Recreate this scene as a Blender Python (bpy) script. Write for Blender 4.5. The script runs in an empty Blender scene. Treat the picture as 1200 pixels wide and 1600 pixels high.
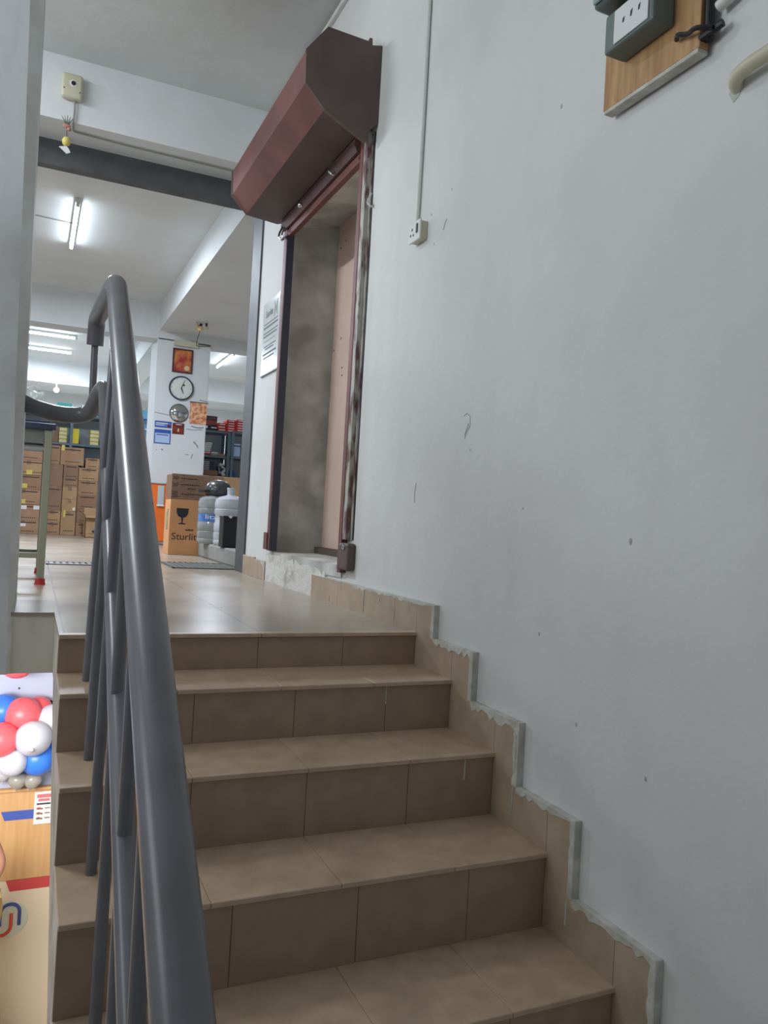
import bpy, bmesh, math, random
from mathutils import Vector, Matrix
random.seed(7)
S = bpy.context.scene
COL = S.collection
PI = math.pi

# ------------------------------------------------------------------ camera
cam_d = bpy.data.cameras.new('camera')
cam = bpy.data.objects.new('camera', cam_d)
COL.objects.link(cam)
R = Matrix(((0.910, -0.056, -0.411), (-0.411, 0.011, -0.912), (0.056, 0.998, -0.013)))
q = R.to_quaternion(); q.normalize()
cam.rotation_mode = 'QUATERNION'
cam.rotation_quaternion = q
cam.location = (-1.3, -2.505, 0.387)
cam_d.sensor_fit = 'AUTO'; cam_d.sensor_width = 36
cam_d.lens = 36 * 1220 / 1600
cam_d.clip_start = 0.02; cam_d.clip_end = 100
S.camera = cam

# ------------------------------------------------------------------ world, exposure
W = bpy.data.worlds.new('world'); S.world = W; W.use_nodes = True
W.node_tree.nodes['Background'].inputs[0].default_value = (0.80, 0.90, 1.0, 1)
W.node_tree.nodes['Background'].inputs[1].default_value = 0.25
S.view_settings.view_transform = 'Standard'
S.view_settings.look = 'None'
S.view_settings.gamma = 1
S.view_settings.use_curve_mapping = False
S.view_settings.exposure = 0.0

# ------------------------------------------------------------------ large area lights
def area(name, loc, target, sx, sy, power, col):
    l = bpy.data.lights.new(name, 'AREA'); l.shape = 'RECTANGLE'
    l.size = sx; l.size_y = sy; l.energy = power; l.color = col
    o = bpy.data.objects.new(name, l); COL.objects.link(o)
    o.location = loc
    d = Vector(target) - Vector(loc)
    o.rotation_euler = d.to_track_quat('-Z', 'Y').to_euler()
    return o
COOL = (0.80, 0.88, 1.0)
# ceiling tube of the stair hall (hidden behind the pillar) and an unseen fill light added to brighten the wall
area('hall_tube', (-2.7, 1.5, 2.92), (-1.6, 1.2, 0.0), 1.2, 0.12, 54, (0.90, 0.95, 1.0))
wall_fill = area('added_wall_fill', (-3.7, -0.5, 1.75), (0, 0.2, 2.3), 1.5, 1.1, 25, (0.90, 0.96, 1.0)); wall_fill.data.spread = math.radians(130)
# light of the ground floor shop
area('ground_floor_light', (-2.2, 1.0, -0.55), (-1.3, 3.6, -2.7), 1.6, 0.8, 120, (1.0, 0.98, 0.97))
LAMP_POWER = 86     # one ceiling tube of the upper shop

# ------------------------------------------------------------------ materials
def new_mat(name):
    m = bpy.data.materials.new(name); m.use_nodes = True
    return m, m.node_tree, m.node_tree.nodes['Principled BSDF']
def lin(c):
    return tuple(((v / 12.92) if v <= 0.04045 else ((v + 0.055) / 1.055) ** 2.4) for v in c)
def rgb(r, g, b): return lin((r / 255, g / 255, b / 255))
_mc = {}
def pm(name, col, rough=0.6, metal=0.0, col2=None, scale=6.0, fac=0.5, bump=0.0, bscale=60, trans=0.0, ramp=(0.35, 0.65), stretch=None):
    """plain procedural surface: two tones mixed by noise, optional bump"""
    if name in _mc: return _mc[name]
    m, nt, b = new_mat(name)
    if col2 is None: col2 = tuple(v * 0.86 for v in col)
    tc = nt.nodes.new('ShaderNodeTexCoord')
    src = tc.outputs['Object']
    if stretch:
        mp = nt.nodes.new('ShaderNodeMapping'); mp.inputs['Scale'].default_value = stretch
        nt.links.new(src, mp.inputs['Vector']); src = mp.outputs[0]
    n = nt.nodes.new('ShaderNodeTexNoise'); n.inputs['Scale'].default_value = scale
    n.inputs['Detail'].default_value = 6
    nt.links.new(src, n.inputs['Vector'])
    r = nt.nodes.new('ShaderNodeValToRGB')
    r.color_ramp.elements[0].position = ramp[0]; r.color_ramp.elements[1].position = ramp[1]
    mixb = tuple(col[i] * (1 - fac) + col2[i] * fac for i in range(3))
    r.color_ramp.elements[0].color = (*mixb, 1); r.color_ramp.elements[1].color = (*col, 1)
    nt.links.new(n.outputs['Fac'], r.inputs[0])
    nt.links.new(r.outputs[0], b.inputs['Base Color'])
    b.inputs['Roughness'].default_value = rough
    b.inputs['Metallic'].default_value = metal
    if trans:
        b.inputs['Transmission Weight'].default_value = trans
    if bump:
        n2 = nt.nodes.new('ShaderNodeTexNoise'); n2.inputs['Scale'].default_value = bscale; n2.inputs['Detail'].default_value = 5
        nt.links.new(tc.outputs['Object'], n2.inputs['Vector'])
        bp = nt.nodes.new('ShaderNodeBump'); bp.inputs['Strength'].default_value = bump; bp.inputs['Distance'].default_value = 0.01
        nt.links.new(n2.outputs['Fac'], bp.inputs['Height']); nt.links.new(bp.outputs[0], b.inputs['Normal'])
    _mc[name] = m
    return m
def emit(name, col, s):
    if name in _mc: return _mc[name]
    m, nt, b = new_mat(name)
    b.inputs['Base Color'].default_value = (*col, 1)
    b.inputs['Emission Color'].default_value = (*col, 1)
    b.inputs['Emission Strength'].default_value = s
    _mc[name] = m
    return m

def wall_paint(name, base, stain, dirt=0.35):
    """painted plaster: large cloudy tone, grime blotches, vertical streaks, small specks"""
    m, nt, b = new_mat(name)
    tc = nt.nodes.new('ShaderNodeTexCoord')
    n1 = nt.nodes.new('ShaderNodeTexNoise'); n1.inputs['Scale'].default_value = 1.6; n1.inputs['Detail'].default_value = 8
    nt.links.new(tc.outputs['Object'], n1.inputs['Vector'])
    r1 = nt.nodes.new('ShaderNodeValToRGB'); r1.color_ramp.elements[0].position = 0.45; r1.color_ramp.elements[1].position = 0.8
    r1.color_ramp.elements[0].color = (0, 0, 0, 1); r1.color_ramp.elements[1].color = (1, 1, 1, 1)
    nt.links.new(n1.outputs['Fac'], r1.inputs[0])
    mp = nt.nodes.new('ShaderNodeMapping'); mp.inputs['Scale'].default_value = (4, 4, 0.9)
    nt.links.new(tc.outputs['Object'], mp.inputs['Vector'])
    n2 = nt.nodes.new('ShaderNodeTexNoise'); n2.inputs['Scale'].default_value = 1.5; n2.inputs['Detail'].default_value = 6
    nt.links.new(mp.outputs[0], n2.inputs['Vector'])
    r2 = nt.nodes.new('ShaderNodeValToRGB'); r2.color_ramp.elements[0].position = 0.5; r2.color_ramp.elements[1].position = 0.85
    r2.color_ramp.elements[0].color = (0, 0, 0, 1); r2.color_ramp.elements[1].color = (.6, .6, .6, 1)
    nt.links.new(n2.outputs['Fac'], r2.inputs[0])
    add = nt.nodes.new('ShaderNodeMath'); add.operation = 'MAXIMUM'
    nt.links.new(r1.outputs[0], add.inputs[0]); nt.links.new(r2.outputs[0], add.inputs[1])
    ml = nt.nodes.new('ShaderNodeMath'); ml.operation = 'MULTIPLY'; ml.inputs[1].default_value = dirt
    nt.links.new(add.outputs[0], ml.inputs[0])
    mx = nt.nodes.new('ShaderNodeMix'); mx.data_type = 'RGBA'
    mx.inputs['A'].default_value = (*base, 1); mx.inputs['B'].default_value = (*stain, 1)
    nt.links.new(ml.outputs[0], mx.inputs['Factor'])
    nt.links.new(mx.outputs['Result'], b.inputs['Base Color'])
    b.inputs['Roughness'].default_value = 0.75
    n3 = nt.nodes.new('ShaderNodeTexNoise'); n3.inputs['Scale'].default_value = 9; n3.inputs['Detail'].default_value = 9
    nt.links.new(tc.outputs['Object'], n3.inputs['Vector'])
    bp = nt.nodes.new('ShaderNodeBump'); bp.inputs['Strength'].default_value = 0.18; bp.inputs['Distance'].default_value = 0.02
    nt.links.new(n3.outputs['Fac'], bp.inputs['Height']); nt.links.new(bp.outputs[0], b.inputs['Normal'])
    _mc[name] = m
    return m
def tile_grid(name, base, base2, grout, size, off, rough):
    m, nt, b = new_mat(name)
    tc = nt.nodes.new('ShaderNodeTexCoord')
    mp = nt.nodes.new('ShaderNodeMapping'); mp.inputs['Location'].default_value = off
    nt.links.new(tc.outputs['Object'], mp.inputs['Vector'])
    br = nt.nodes.new('ShaderNodeTexBrick'); br.offset = 0; br.squash = 1
    br.inputs['Scale'].default_value = 1; br.inputs['Brick Width'].default_value = size; br.inputs['Row Height'].default_value = size
    br.inputs['Mortar Size'].default_value = 0.0022; br.inputs['Mortar Smooth'].default_value = 0.1
    br.inputs['Color1'].default_value = (*base, 1); br.inputs['Color2'].default_value = (*base2, 1); br.inputs['Mortar'].default_value = (*grout, 1)
    nt.links.new(mp.outputs[0], br.inputs['Vector'])
    n = nt.nodes.new('ShaderNodeTexNoise'); n.inputs['Scale'].default_value = 3; n.inputs['Detail'].default_value = 8
    nt.links.new(tc.outputs['Object'], n.inputs['Vector'])
    mr = nt.nodes.new('ShaderNodeMapRange'); mr.inputs['To Min'].default_value = 0.84; mr.inputs['To Max'].default_value = 1.08
    nt.links.new(n.outputs['Fac'], mr.inputs['Value'])
    vm = nt.nodes.new('ShaderNodeVectorMath'); vm.operation = 'SCALE'
    nt.links.new(br.outputs['Color'], vm.inputs[0]); nt.links.new(mr.outputs[0], vm.inputs['Scale'])
    nt.links.new(vm.outputs[0], b.inputs['Base Color'])
    mr2 = nt.nodes.new('ShaderNodeMapRange'); mr2.inputs['To Min'].default_value = rough * 0.8; mr2.inputs['To Max'].default_value = rough * 1.6
    b.inputs['Specular IOR Level'].default_value = 0.22
    nt.links.new(n.outputs['Fac'], mr2.inputs['Value']); nt.links.new(mr2.outputs[0], b.inputs['Roughness'])
    _mc[name] = m
    return m

M_wall = wall_paint('wall_white_paint', rgb(218, 219, 218), rgb(184, 183, 175), 0.42)
M_ceil = wall_paint('ceiling_paint', rgb(212, 217, 217), rgb(188, 190, 186), 0.5)
M_shopwall = wall_paint('shop_white_paint', rgb(220, 224, 226), rgb(198, 198, 190), 0.4)
M_pillar = wall_paint('soiled_wall_paint', rgb(214, 218, 220), rgb(140, 128, 120), 0.75)
M_pillar_lit = pm('lit_plaster_edge', rgb(226, 230, 228), 0.7, col2=rgb(190, 188, 180), scale=7, bump=0.3, bscale=14)  # light on the pillar chamfer, put into a paler tone
M_slab = wall_paint('slab_edge_paint', rgb(224, 218, 206), rgb(140, 124, 112), 0.9)
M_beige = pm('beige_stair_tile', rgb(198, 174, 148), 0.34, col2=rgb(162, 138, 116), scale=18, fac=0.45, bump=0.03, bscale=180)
M_riser_shade = pm('shaded_riser_tile', rgb(168, 144, 125), 0.4, col2=rgb(146, 124, 106), scale=14, fac=0.5, bump=0.03, bscale=180)  # same tile as the treads, riser shade put into a darker colour
M_grout = pm('dark_grout', rgb(96, 84, 70), 0.9)
M_skirt = pm('beige_skirting_tile', rgb(182, 162, 140), 0.38, col2=rgb(150, 134, 114), scale=14, fac=0.5)
M_drip = pm('white_paint_drips', rgb(206, 206, 198), 0.6, col2=rgb(170, 166, 154), scale=22, fac=0.8, bump=0.3, bscale=60)
M_floor = tile_grid('cream_floor_tile', rgb(172, 160, 144), rgb(168, 156, 140), rgb(128, 120, 110), 0.6, (0.59 , 0.32, 0), 0.2)
M_concrete = pm('raw_concrete', rgb(208, 209, 204), 0.9, col2=rgb(158, 159, 154), scale=5, fac=0.9, bump=0.8, bscale=24)
M_pink = pm('pink_distemper', rgb(240, 214, 200), 0.85, col2=rgb(228, 202, 188), scale=3, fac=0.8)
M_redox = pm('red_oxide_steel', rgb(124, 76, 72), 0.58, 0.0, col2=rgb(98, 60, 58), scale=4, fac=0.8)
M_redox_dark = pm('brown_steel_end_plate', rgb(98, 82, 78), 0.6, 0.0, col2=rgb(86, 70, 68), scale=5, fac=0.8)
M_rail = pm('grey_enamel_pipe', rgb(118, 119, 124), 0.32, 0.0, col2=rgb(98, 97, 101), scale=9, fac=0.6)
M_darkgrey = pm('dark_grey_enamel', rgb(88, 91, 94), 0.55, 0.0, col2=rgb(72, 75, 78), scale=7, fac=0.8)
M_black = pm('black_plastic', rgb(34, 35, 40), 0.5)
M_black2 = pm('black_print', rgb(78, 66, 58), 0.8)
M_whitep = pm('white_plastic', rgb(225, 227, 222), 0.4, col2=rgb(206, 206, 198), scale=9)
M_creamp = pm('cream_plastic', rgb(205, 202, 178), 0.45, col2=rgb(184, 180, 156), scale=9)
M_whitepaper = pm('white_paper', rgb(228, 230, 230), 0.7, col2=rgb(214, 216, 216))
M_wood = pm('light_plywood', rgb(196, 156, 108), 0.6, col2=rgb(164, 122, 80), scale=4, fac=0.9, stretch=(3, 14, 1.2))
M_lamin = pm('honey_laminate', rgb(214, 170, 118), 0.5, col2=rgb(200, 154, 102), scale=3, fac=0.8, stretch=(9, 1, 0.7))
M_creamw = pm('cream_panel', rgb(230, 214, 186), 0.5, col2=rgb(222, 206, 178), scale=2, fac=0.6)
M_chrome = pm('bright_steel', rgb(200, 202, 205), 0.22, 1.0)
M_cart = [pm('kraft_cardboard_%d' % i, c, 0.85, col2=c2, scale=5, fac=0.7) for i, (c, c2) in enumerate([
    (rgb(172, 138, 108), rgb(148, 116, 90)), (rgb(160, 126, 100), rgb(136, 106, 84)), (rgb(182, 150, 112), rgb(160, 128, 94)), (rgb(148, 118, 96), rgb(128, 100, 82))])]
M_sturl = pm('orange_kraft_cardboard', rgb(222, 164, 114), 0.7, col2=rgb(204, 148, 100), scale=4, fac=0.7)
M_tape = pm('packing_tape', rgb(160, 128, 106), 0.28, col2=rgb(112, 88, 74), scale=16, fac=0.8, stretch=(2, 2, 9))
M_yellow = pm('yellow_pack', rgb(236, 218, 52), 0.5, col2=rgb(214, 196, 60), scale=14)
M_yelllab = pm('pale_yellow_label', rgb(216, 196, 96), 0.6)
M_teal = pm('teal_carton', rgb(120, 214, 208), 0.6, col2=rgb(90, 186, 180), scale=9)
M_bluepk = pm('blue_pack', rgb(70, 150, 206), 0.5, col2=rgb(140, 190, 220), scale=12, fac=0.9)
M_bluel = pm('blue_print', rgb(52, 86, 170), 0.5)
M_bluepale = pm('pale_blue_paper', rgb(176, 200, 232), 0.6)
M_red = pm('red_carton', rgb(214, 62, 56), 0.55, col2=rgb(190, 50, 48), scale=9)
M_maroon = pm('maroon_sticker', rgb(118, 40, 34), 0.5, col2=rgb(84, 30, 30), scale=16, fac=0.9)
M_steelsh = pm('blue_grey_shelf_steel', rgb(110, 130, 142), 0.45, 0.2, col2=rgb(92, 110, 122), scale=6)
M_shelfback = pm('grey_shelf_back', rgb(178, 186, 192), 0.6)
M_orange = pm('orange_plastic', rgb(234, 116, 42), 0.5, col2=rgb(214, 98, 34), scale=4)
M_table = pm('pale_green_steel', rgb(158, 160, 138), 0.45, col2=rgb(142, 144, 124), scale=5)
M_redcap = pm('red_rubber', rgb(190, 44, 40), 0.5)
M_cement = pm('grey_cement_block', rgb(150, 150, 144), 0.85, col2=rgb(126, 126, 120), scale=6, bump=0.4, bscale=30)
M_bottle = pm('clear_polycarbonate', rgb(206, 212, 214), 0.14, trans=0.55, col2=rgb(190, 196, 198))
M_bottlew = pm('milky_polycarbonate', rgb(226, 228, 236), 0.2, trans=0.35)
M_helmet = pm('dark_grey_helmet_shell', rgb(66, 69, 72), 0.28)
M_tube = emit('lit_tube', (0.80, 0.89, 1.0), 34)
M_bulb = emit('lit_bulb', (1, 1, 1), 7)
M_skin = pm('skin', rgb(176, 128, 104), 0.55, col2=rgb(160, 112, 90))
M_khaki = pm('khaki_cloth', rgb(190, 164, 104), 0.9, col2=rgb(166, 140, 84), scale=30)
M_hair = pm('black_hair', rgb(28, 24, 22), 0.6)
M_ballr = pm('red_balloon_rubber', rgb(248, 106, 114), 0.35, col2=rgb(242, 92, 102))
M_ballb = pm('blue_balloon_rubber', rgb(62, 130, 236), 0.35, col2=rgb(50, 116, 224))
M_ballw = pm('white_balloon_rubber', rgb(208, 210, 220), 0.35, col2=rgb(198, 200, 212))
M_ballc = pm('clear_balloon_rubber', rgb(206, 202, 190), 0.25, trans=0.4)
M_stripeb = pm('blue_stripe', rgb(74, 96, 178), 0.5)
M_striper = pm('red_stripe', rgb(206, 74, 76), 0.5)
M_logor = pm('red_logo', rgb(214, 84, 58), 0.5)
M_lemon = pm('lemon_skin', rgb(218, 204, 112), 0.5)
M_deity = pm('orange_pink_picture', rgb(236, 196, 150), 0.5, col2=rgb(206, 110, 82), scale=22, fac=1.0, ramp=(0.42, 0.6))
M_picture = pm('red_gold_picture', rgb(216, 138, 76), 0.4, col2=rgb(170, 52, 62), scale=9, fac=1.0, ramp=(0.42, 0.62))
M_picframe = pm('dark_brown_frame', rgb(74, 48, 46), 0.5)
M_mirror = pm('mirror_glass', rgb(210, 212, 214), 0.05, 1.0)
M_teal_g = pm('grey_teal_plastic', rgb(104, 118, 116), 0.4)
M_sign = pm('white_notice_acrylic', rgb(206, 214, 216), 0.2)
M_ink = pm('dark_ink', rgb(44, 46, 52), 0.6)
M_rust = pm('chipped_paint_steel', rgb(178, 176, 168), 0.6, col2=rgb(104, 74, 70), scale=26, fac=1.0, ramp=(0.38, 0.52), stretch=(1, 1, 0.35))
M_lining = pm('wood_black_line', rgb(40, 40, 44), 0.6)

# ------------------------------------------------------------------ mesh helpers
def BM(): return bmesh.new()
def box(bm, x0, x1, y0, y1, z0, z1, bev=0.0, seg=2):
    ge = bmesh.ops.create_cube(bm, size=1)
    vs = ge['verts']
    sx, sy, sz = abs(x1 - x0), abs(y1 - y0), abs(z1 - z0)
    for v in vs:
        v.co = Vector((v.co.x * sx + (x0 + x1) / 2, v.co.y * sy + (y0 + y1) / 2, v.co.z * sz + (z0 + z1) / 2))
    if bev:
        es = list({e for v in vs for e in v.link_edges})
        bmesh.ops.bevel(bm, geom=es, offset=min(bev, sx / 2.1, sy / 2.1, sz / 2.1), segments=seg, profile=0.5, affect='EDGES')
    return bm
def prism(bm, pts, axis, a, b):
    """closed polygon pts (2-D) extruded along axis from a to b"""
    def P(u, v, w):
        return {'x': (w, u, v), 'y': (u, w, v), 'z': (u, v, w)}[axis]
    va = [bm.verts.new(P(u, v, a)) for u, v in pts]
    vb = [bm.verts.new(P(u, v, b)) for u, v in pts]
    n = len(pts)
    fs = [bm.faces.new(va), bm.faces.new(list(reversed(vb)))]
    for i in range(n):
        fs.append(bm.faces.new((va[i], vb[i], vb[(i + 1) % n], va[(i + 1) % n])))
    bmesh.ops.recalc_face_normals(bm, faces=fs)
    return bm
def lathe(bm, prof, c=(0, 0, 0), n=28, axis='z', ring=False):
    if ring: prof = list(prof) + [prof[0]]
    """prof: list of (radius, height); axis through c"""
    rings = []
    for r, h in prof:
        ring = []
        if r < 1e-6:
            ring = [bm.verts.new(_ax(0, 0, h, c, axis))]
        else:
            for k in range(n):
                a = 2 * PI * k / n
                ring.append(bm.verts.new(_ax(r * math.cos(a), r * math.sin(a), h, c, axis)))
        rings.append(ring)
    fs = []
    for A, B in zip(rings, rings[1:]):
        for k in range(n):
            if len(A) == 1 and len(B) == 1: continue
            if len(A) == 1: fs.append(bm.faces.new((A[0], B[k], B[(k + 1) % n])))
            elif len(B) == 1: fs.append(bm.faces.new((A[k], A[(k + 1) % n], B[0])))
            else: fs.append(bm.faces.new((A[k], A[(k + 1) % n], B[(k + 1) % n], B[k])))
    if not ring:
        for rg in (rings[0], rings[-1]):
            if len(rg) > 1: fs.append(bm.faces.new(rg))
    if ring: bmesh.ops.remove_doubles(bm, verts=bm.verts, dist=1e-6)
    bmesh.ops.recalc_face_normals(bm, faces=[f for f in fs if f.is_valid])
    return bm
def _ax(u, v, h, c, axis):
    p = {'z': (u, v, h), 'y': (u, h, v), 'x': (h, u, v)}[axis]
    return (p[0] + c[0], p[1] + c[1], p[2] + c[2])
def smooth_path(pts, rad=0.05, seg=6):
    """round the corners of a polyline"""
    P = [Vector(p) for p in pts]; out = [P[0]]
    for i in range(1, len(P) - 1):
        a = (P[i - 1] - P[i]); b = (P[i + 1] - P[i])
        d = min(rad, a.length * 0.49, b.length * 0.49)
        p0 = P[i] + a.normalized() * d; p1 = P[i] + b.normalized() * d
        for k in range(seg + 1):
            t = k / seg
            out.append(p0 * (1 - t) ** 2 + P[i] * 2 * t * (1 - t) + p1 * t * t)
    out.append(P[-1])
    return out
def tube(bm, pts, r, n=16, caps=True):
    P = [Vector(p) for p in pts]
    if not isinstance(r, (list, tuple)): r = [r] * len(P)
    t0 = (P[1] - P[0]).normalized()
    up = Vector((0, 0, 1)) if abs(t0.z) < 0.9 else Vector((1, 0, 0))
    u = t0.cross(up).normalized()
    rings = []
    for i, p in enumerate(P):
        if i == 0: t = t0
        elif i == len(P) - 1: t = (P[i] - P[i - 1]).normalized()
        else: t = ((P[i + 1] - P[i]).normalized() + (P[i] - P[i - 1]).normalized()).normalized()
        u = (u - t * u.dot(t)).normalized(); v = t.cross(u)
        rings.append([bm.verts.new(p + (u * math.cos(2 * PI * k / n) + v * math.sin(2 * PI * k / n)) * r[i]) for k in range(n)])
    fs = []
    for A, B in zip(rings, rings[1:]):
        for k in range(n): fs.append(bm.faces.new((A[k], A[(k + 1) % n], B[(k + 1) % n], B[k])))
    if caps:
        fs.append(bm.faces.new(rings[0])); fs.append(bm.faces.new(rings[-1]))
    bmesh.ops.recalc_face_normals(bm, faces=fs)
    return bm
def ball(bm, c, rx, ry=None, rz=None, u=24, v=16):
    ry = ry or rx; rz = rz or rx
    g = bmesh.ops.create_uvsphere(bm, u_segments=u, v_segments=v, radius=1)
    for q_ in g['verts']:
        q_.co = Vector((q_.co.x * rx + c[0], q_.co.y * ry + c[1], q_.co.z * rz + c[2]))
    return bm
def obj(name, bm, mat, parent=None, smooth=False, loc=None):
    """one mesh object; geometry is given in world coordinates, the origin goes to the parent's base or to loc"""
    me = bpy.data.meshes.new(name)
    base = Vector((0, 0, 0))
    if parent is None and loc is None:
        cs = [v.co for v in bm.verts]
        lo = [min(c[i] for c in cs) for i in range(3)]; hi = [max(c[i] for c in cs) for i in range(3)]
        loc = ((lo[0] + hi[0]) / 2, (lo[1] + hi[1]) / 2, lo[2])
    if parent is not None:
        p = parent
        while p is not None: base += p.location; p = p.parent
    else:
        base = Vector(loc)
    for v in bm.verts: v.co -= base
    bm.to_mesh(me); bm.free()
    me.materials.append(mat)
    if smooth:
        for p in me.polygons: p.use_smooth = True
        try: me.set_sharp_from_angle(angle=math.radians(40))
        except Exception: pass
    o = bpy.data.objects.new(name, me); COL.objects.link(o)
    if parent is not None: o.parent = parent
    else: o.location = base
    return o
def tag(o, label, cat, group=None):
    o['label'] = label; o['category'] = cat
    if group: o['group'] = group
    return o
def thing(name, label, cat, loc=(0, 0, 0), group=None):
    o = bpy.data.objects.new(name, None); COL.objects.link(o)
    o.location = loc; o.empty_display_size = 0.1
    return tag(o, label, cat, group)
def struct(name, bm, mat, smooth=False):
    o = obj(name, bm, mat, smooth=smooth, loc=(0, 0, 0)); o['kind'] = 'structure'
    return o
def text_bm(s, size, origin, ux, uy, ext=0.001, wfit=None):
    """lettering laid on the plane spanned by ux (reading direction) and uy (up) at origin (left end of baseline)"""
    cu = bpy.data.curves.new('lettering', 'FONT'); cu.body = s; cu.size = size; cu.extrude = 0
    cu.offset = 0.006 * size
    o = bpy.data.objects.new('lettering', cu)
    COL.objects.link(o)
    dg = bpy.context.evaluated_depsgraph_get()
    me = bpy.data.meshes.new_from_object(o.evaluated_get(dg))
    bpy.data.objects.remove(o); bpy.data.curves.remove(cu)
    bm = BM(); bm.from_mesh(me); bpy.data.meshes.remove(me)
    ux = Vector(ux).normalized(); uy = Vector(uy).normalized(); n = ux.cross(uy); og = Vector(origin)
    k = 1.0
    if wfit:
        w = max(v.co.x for v in bm.verts) - min(v.co.x for v in bm.verts); k = wfit / w
    for v in bm.verts: v.co = og + ux * v.co.x * k + uy * v.co.y + n * ext
    return bm
def join_into(dst, src):
    me = bpy.data.meshes.new('tmp'); src.to_mesh(me); src.free(); dst.from_mesh(me); bpy.data.meshes.remove(me)
    return dst

# ================================================================== STRUCTURE
# ---- right wall with the shutter opening (x = 0 plane), 0.32 m thick
OY0, OY1, OZ0, OZ1 = 0.84, 1.985, 0.165, 2.13
b = BM()
box(b, 0, 0.32, -5.0, OY0, -3.6, 3.05)
box(b, 0, 0.32, OY1, 2.57, -3.6, 3.05)
box(b, 0, 0.32, OY0, OY1, -3.6, OZ0)
box(b, 0, 0.32, OY0, OY1, 2.22, 3.05)
wall_right = struct('wall_right', b, M_wall)
# marks on the wall: nail holes, pencil scuffs
b = BM()
for y, z, s in [(-0.684, 1.59, .005), (0.1, 1.547, .004), (0.065, 1.426, .004), (-0.711, 0.102, .004), (-1.054, 0.374, .006), (-0.89, -0.103, .004), (-1.142, -0.161, .004), (-0.05, 1.588, .003), (-0.28, 0.64, .003), (-0.6, 0.45, .003)]:
    ball(b, (0, y, z), 0.0012, s, s * 1.5, 8, 6)
tube(b, [(-.0002, -0.228, 0.757), (-.0002, -0.248, 0.764), (-.0002, -0.268, 0.752), (-.0002, -0.272, 0.72), (-.0002, -0.25, 0.70), (-.0002, -0.240, 0.678)], 0.0014, 6)
tube(b, [(-.0002, -0.262, 0.73), (-.0002, -0.238, 0.69)], 0.0016, 6)
tube(b, [(-.0002, 0.102, 0.54), (-.0002, 0.112, 0.50), (-.0002, 0.106, 0.465)], 0.0018, 6)
tube(b, [(-.0002, -0.005, 1.455), (-.0002, -0.012, 1.475), (-.0002, -0.028, 1.488)], 0.002, 6)
obj('scuff_marks', b, pm('grey_scuff', rgb(178, 177, 168), 0.9), wall_right)
# filled plaster strip next to the shutter guide
b = BM()
prism(b, [(0.70, 0.30), (0.722, 0.30), (0.722, 2.12), (0.706, 2.05), (0.704, 1.4), (0.700, 1.1), (0.708, 0.8), (0.70, 0.55)], 'x', -0.006, 0.0)
obj('filled_plaster_edge', b, M_rust, wall_right)
b = BM()
prism(b, [(0.690, 0.30), (0.699, 0.30), (0.698, 1.6), (0.704, 2.12), (0.694, 2.12), (0.688, 1.6)], 'x', -0.0025, 0.0)
obj('plaster_crack', b, M_black, wall_right)
# rough white patch under the opening
b = BM()
pts = [(2.03, 0.0), (2.03, 0.172)]
random.seed(3)
y = 2.0
while y > 1.0:
    zt = 0.165 - 0.05 * max(0, (1.75 - y)) / 0.9 + random.uniform(-0.022, 0.016)
    if y > 1.75: zt = 0.16 + random.uniform(-.004, .006)
    pts.append((y, zt)); y -= random.uniform(0.015, 0.05)
pts += [(1.0, 0.13), (1.0, 0.108), (1.165, 0.108), (1.165, 0.0)]
prism(b, pts, 'x', -0.012, 0.0)
obj('whitewashed_patch', b, pm('whitewash_rough', rgb(218, 216, 210), 0.85, col2=rgb(168, 162, 152), scale=9, fac=0.8, ramp=(0.3, 0.5), bump=0.8, bscale=30), wall_right)
# raw concrete lip under the opening
b = BM()
prism(b, [(1.98, 0.178), (0.80, 0.178), (0.80, 0.125), (1.3, 0.12), (1.5, 0.105), (1.62, 0.13), (1.98, 0.166)], 'x', -0.008, 0.0)
obj('concrete_lip', b, M_concrete, wall_right)

# ---- opening lining: raw concrete reveals and bricked-up pink back
b = BM()
box(b, 0.0, 0.3149, OY1 - 0.008, OY1 - 0.0005, OZ0, OZ1 + .03)
box(b, 0.0, 0.3149, OY0 + 0.0005, OY0 + 0.008, OZ0, OZ1 + .03)
box(b, 0.0, 0.3149, OY0 + .008, OY1 - .008, OZ0 + 0.0005, OZ0 + 0.012)
prism(b, [(0.001, 2.10), (0.3148, 2.172), (0.3148, 2.219), (0.001, 2.219)], 'y', OY0 + .0005, OY1 - .0005)
struct('trim_1', b, M_concrete)
b = BM(); box(b, 0.315, 0.345, OY0 - .01, OY1 + .01, OZ0, OZ1 + 0.08)
pk = struct('wall_alcove', b, M_pink)
b = BM()
for y, z in [(1.849, 2.05), (1.93, 2.03), (1.839, 1.462), (1.95, 1.41), (1.795, 1.281), (1.788, 1.234)]:
    ball(b, (0.314, y, z), 0.002, 0.006, 0.006, 8, 6)
obj('nail_holes', b, M_black, pk)
b = BM(); box(b, 0.27, 0.314, OY0, 1.98, OZ0 + .012, OZ0 + 0.05)
obj('bottom_ledge', b, pm('brown_ledge', rgb(106, 92, 84), 0.8), pk)

# ---- stair ceiling, entrance beam, shop ceiling
b = BM(); box(b, -4.2, 0.0, -5.0, 2.5, 3.03, 3.2); struct('ceiling', b, M_ceil)
b = BM(); box(b, -4.2, 0.0, 2.5, 2.79, 2.65, 3.2); struct('trim_2', b, M_shopwall)
b = BM(); box(b, -4.2, -0.0, 2.79, 2.86, 2.488, 2.65, 0.004)
struct('trim_3', b, M_darkgrey)          # grey painted steel header
b = BM(); box(b, -0.012, 0.33, 2.572, 2.80, 0.0, 2.65, 0.003)
struct('trim_4', b, M_darkgrey)          # grey painted steel post at the end of the wall
b = BM(); box(b, -6.5, 4.5, 2.79, 13.6, 2.86, 3.1); struct('ceiling_shop', b, M_shopwall)
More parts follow.
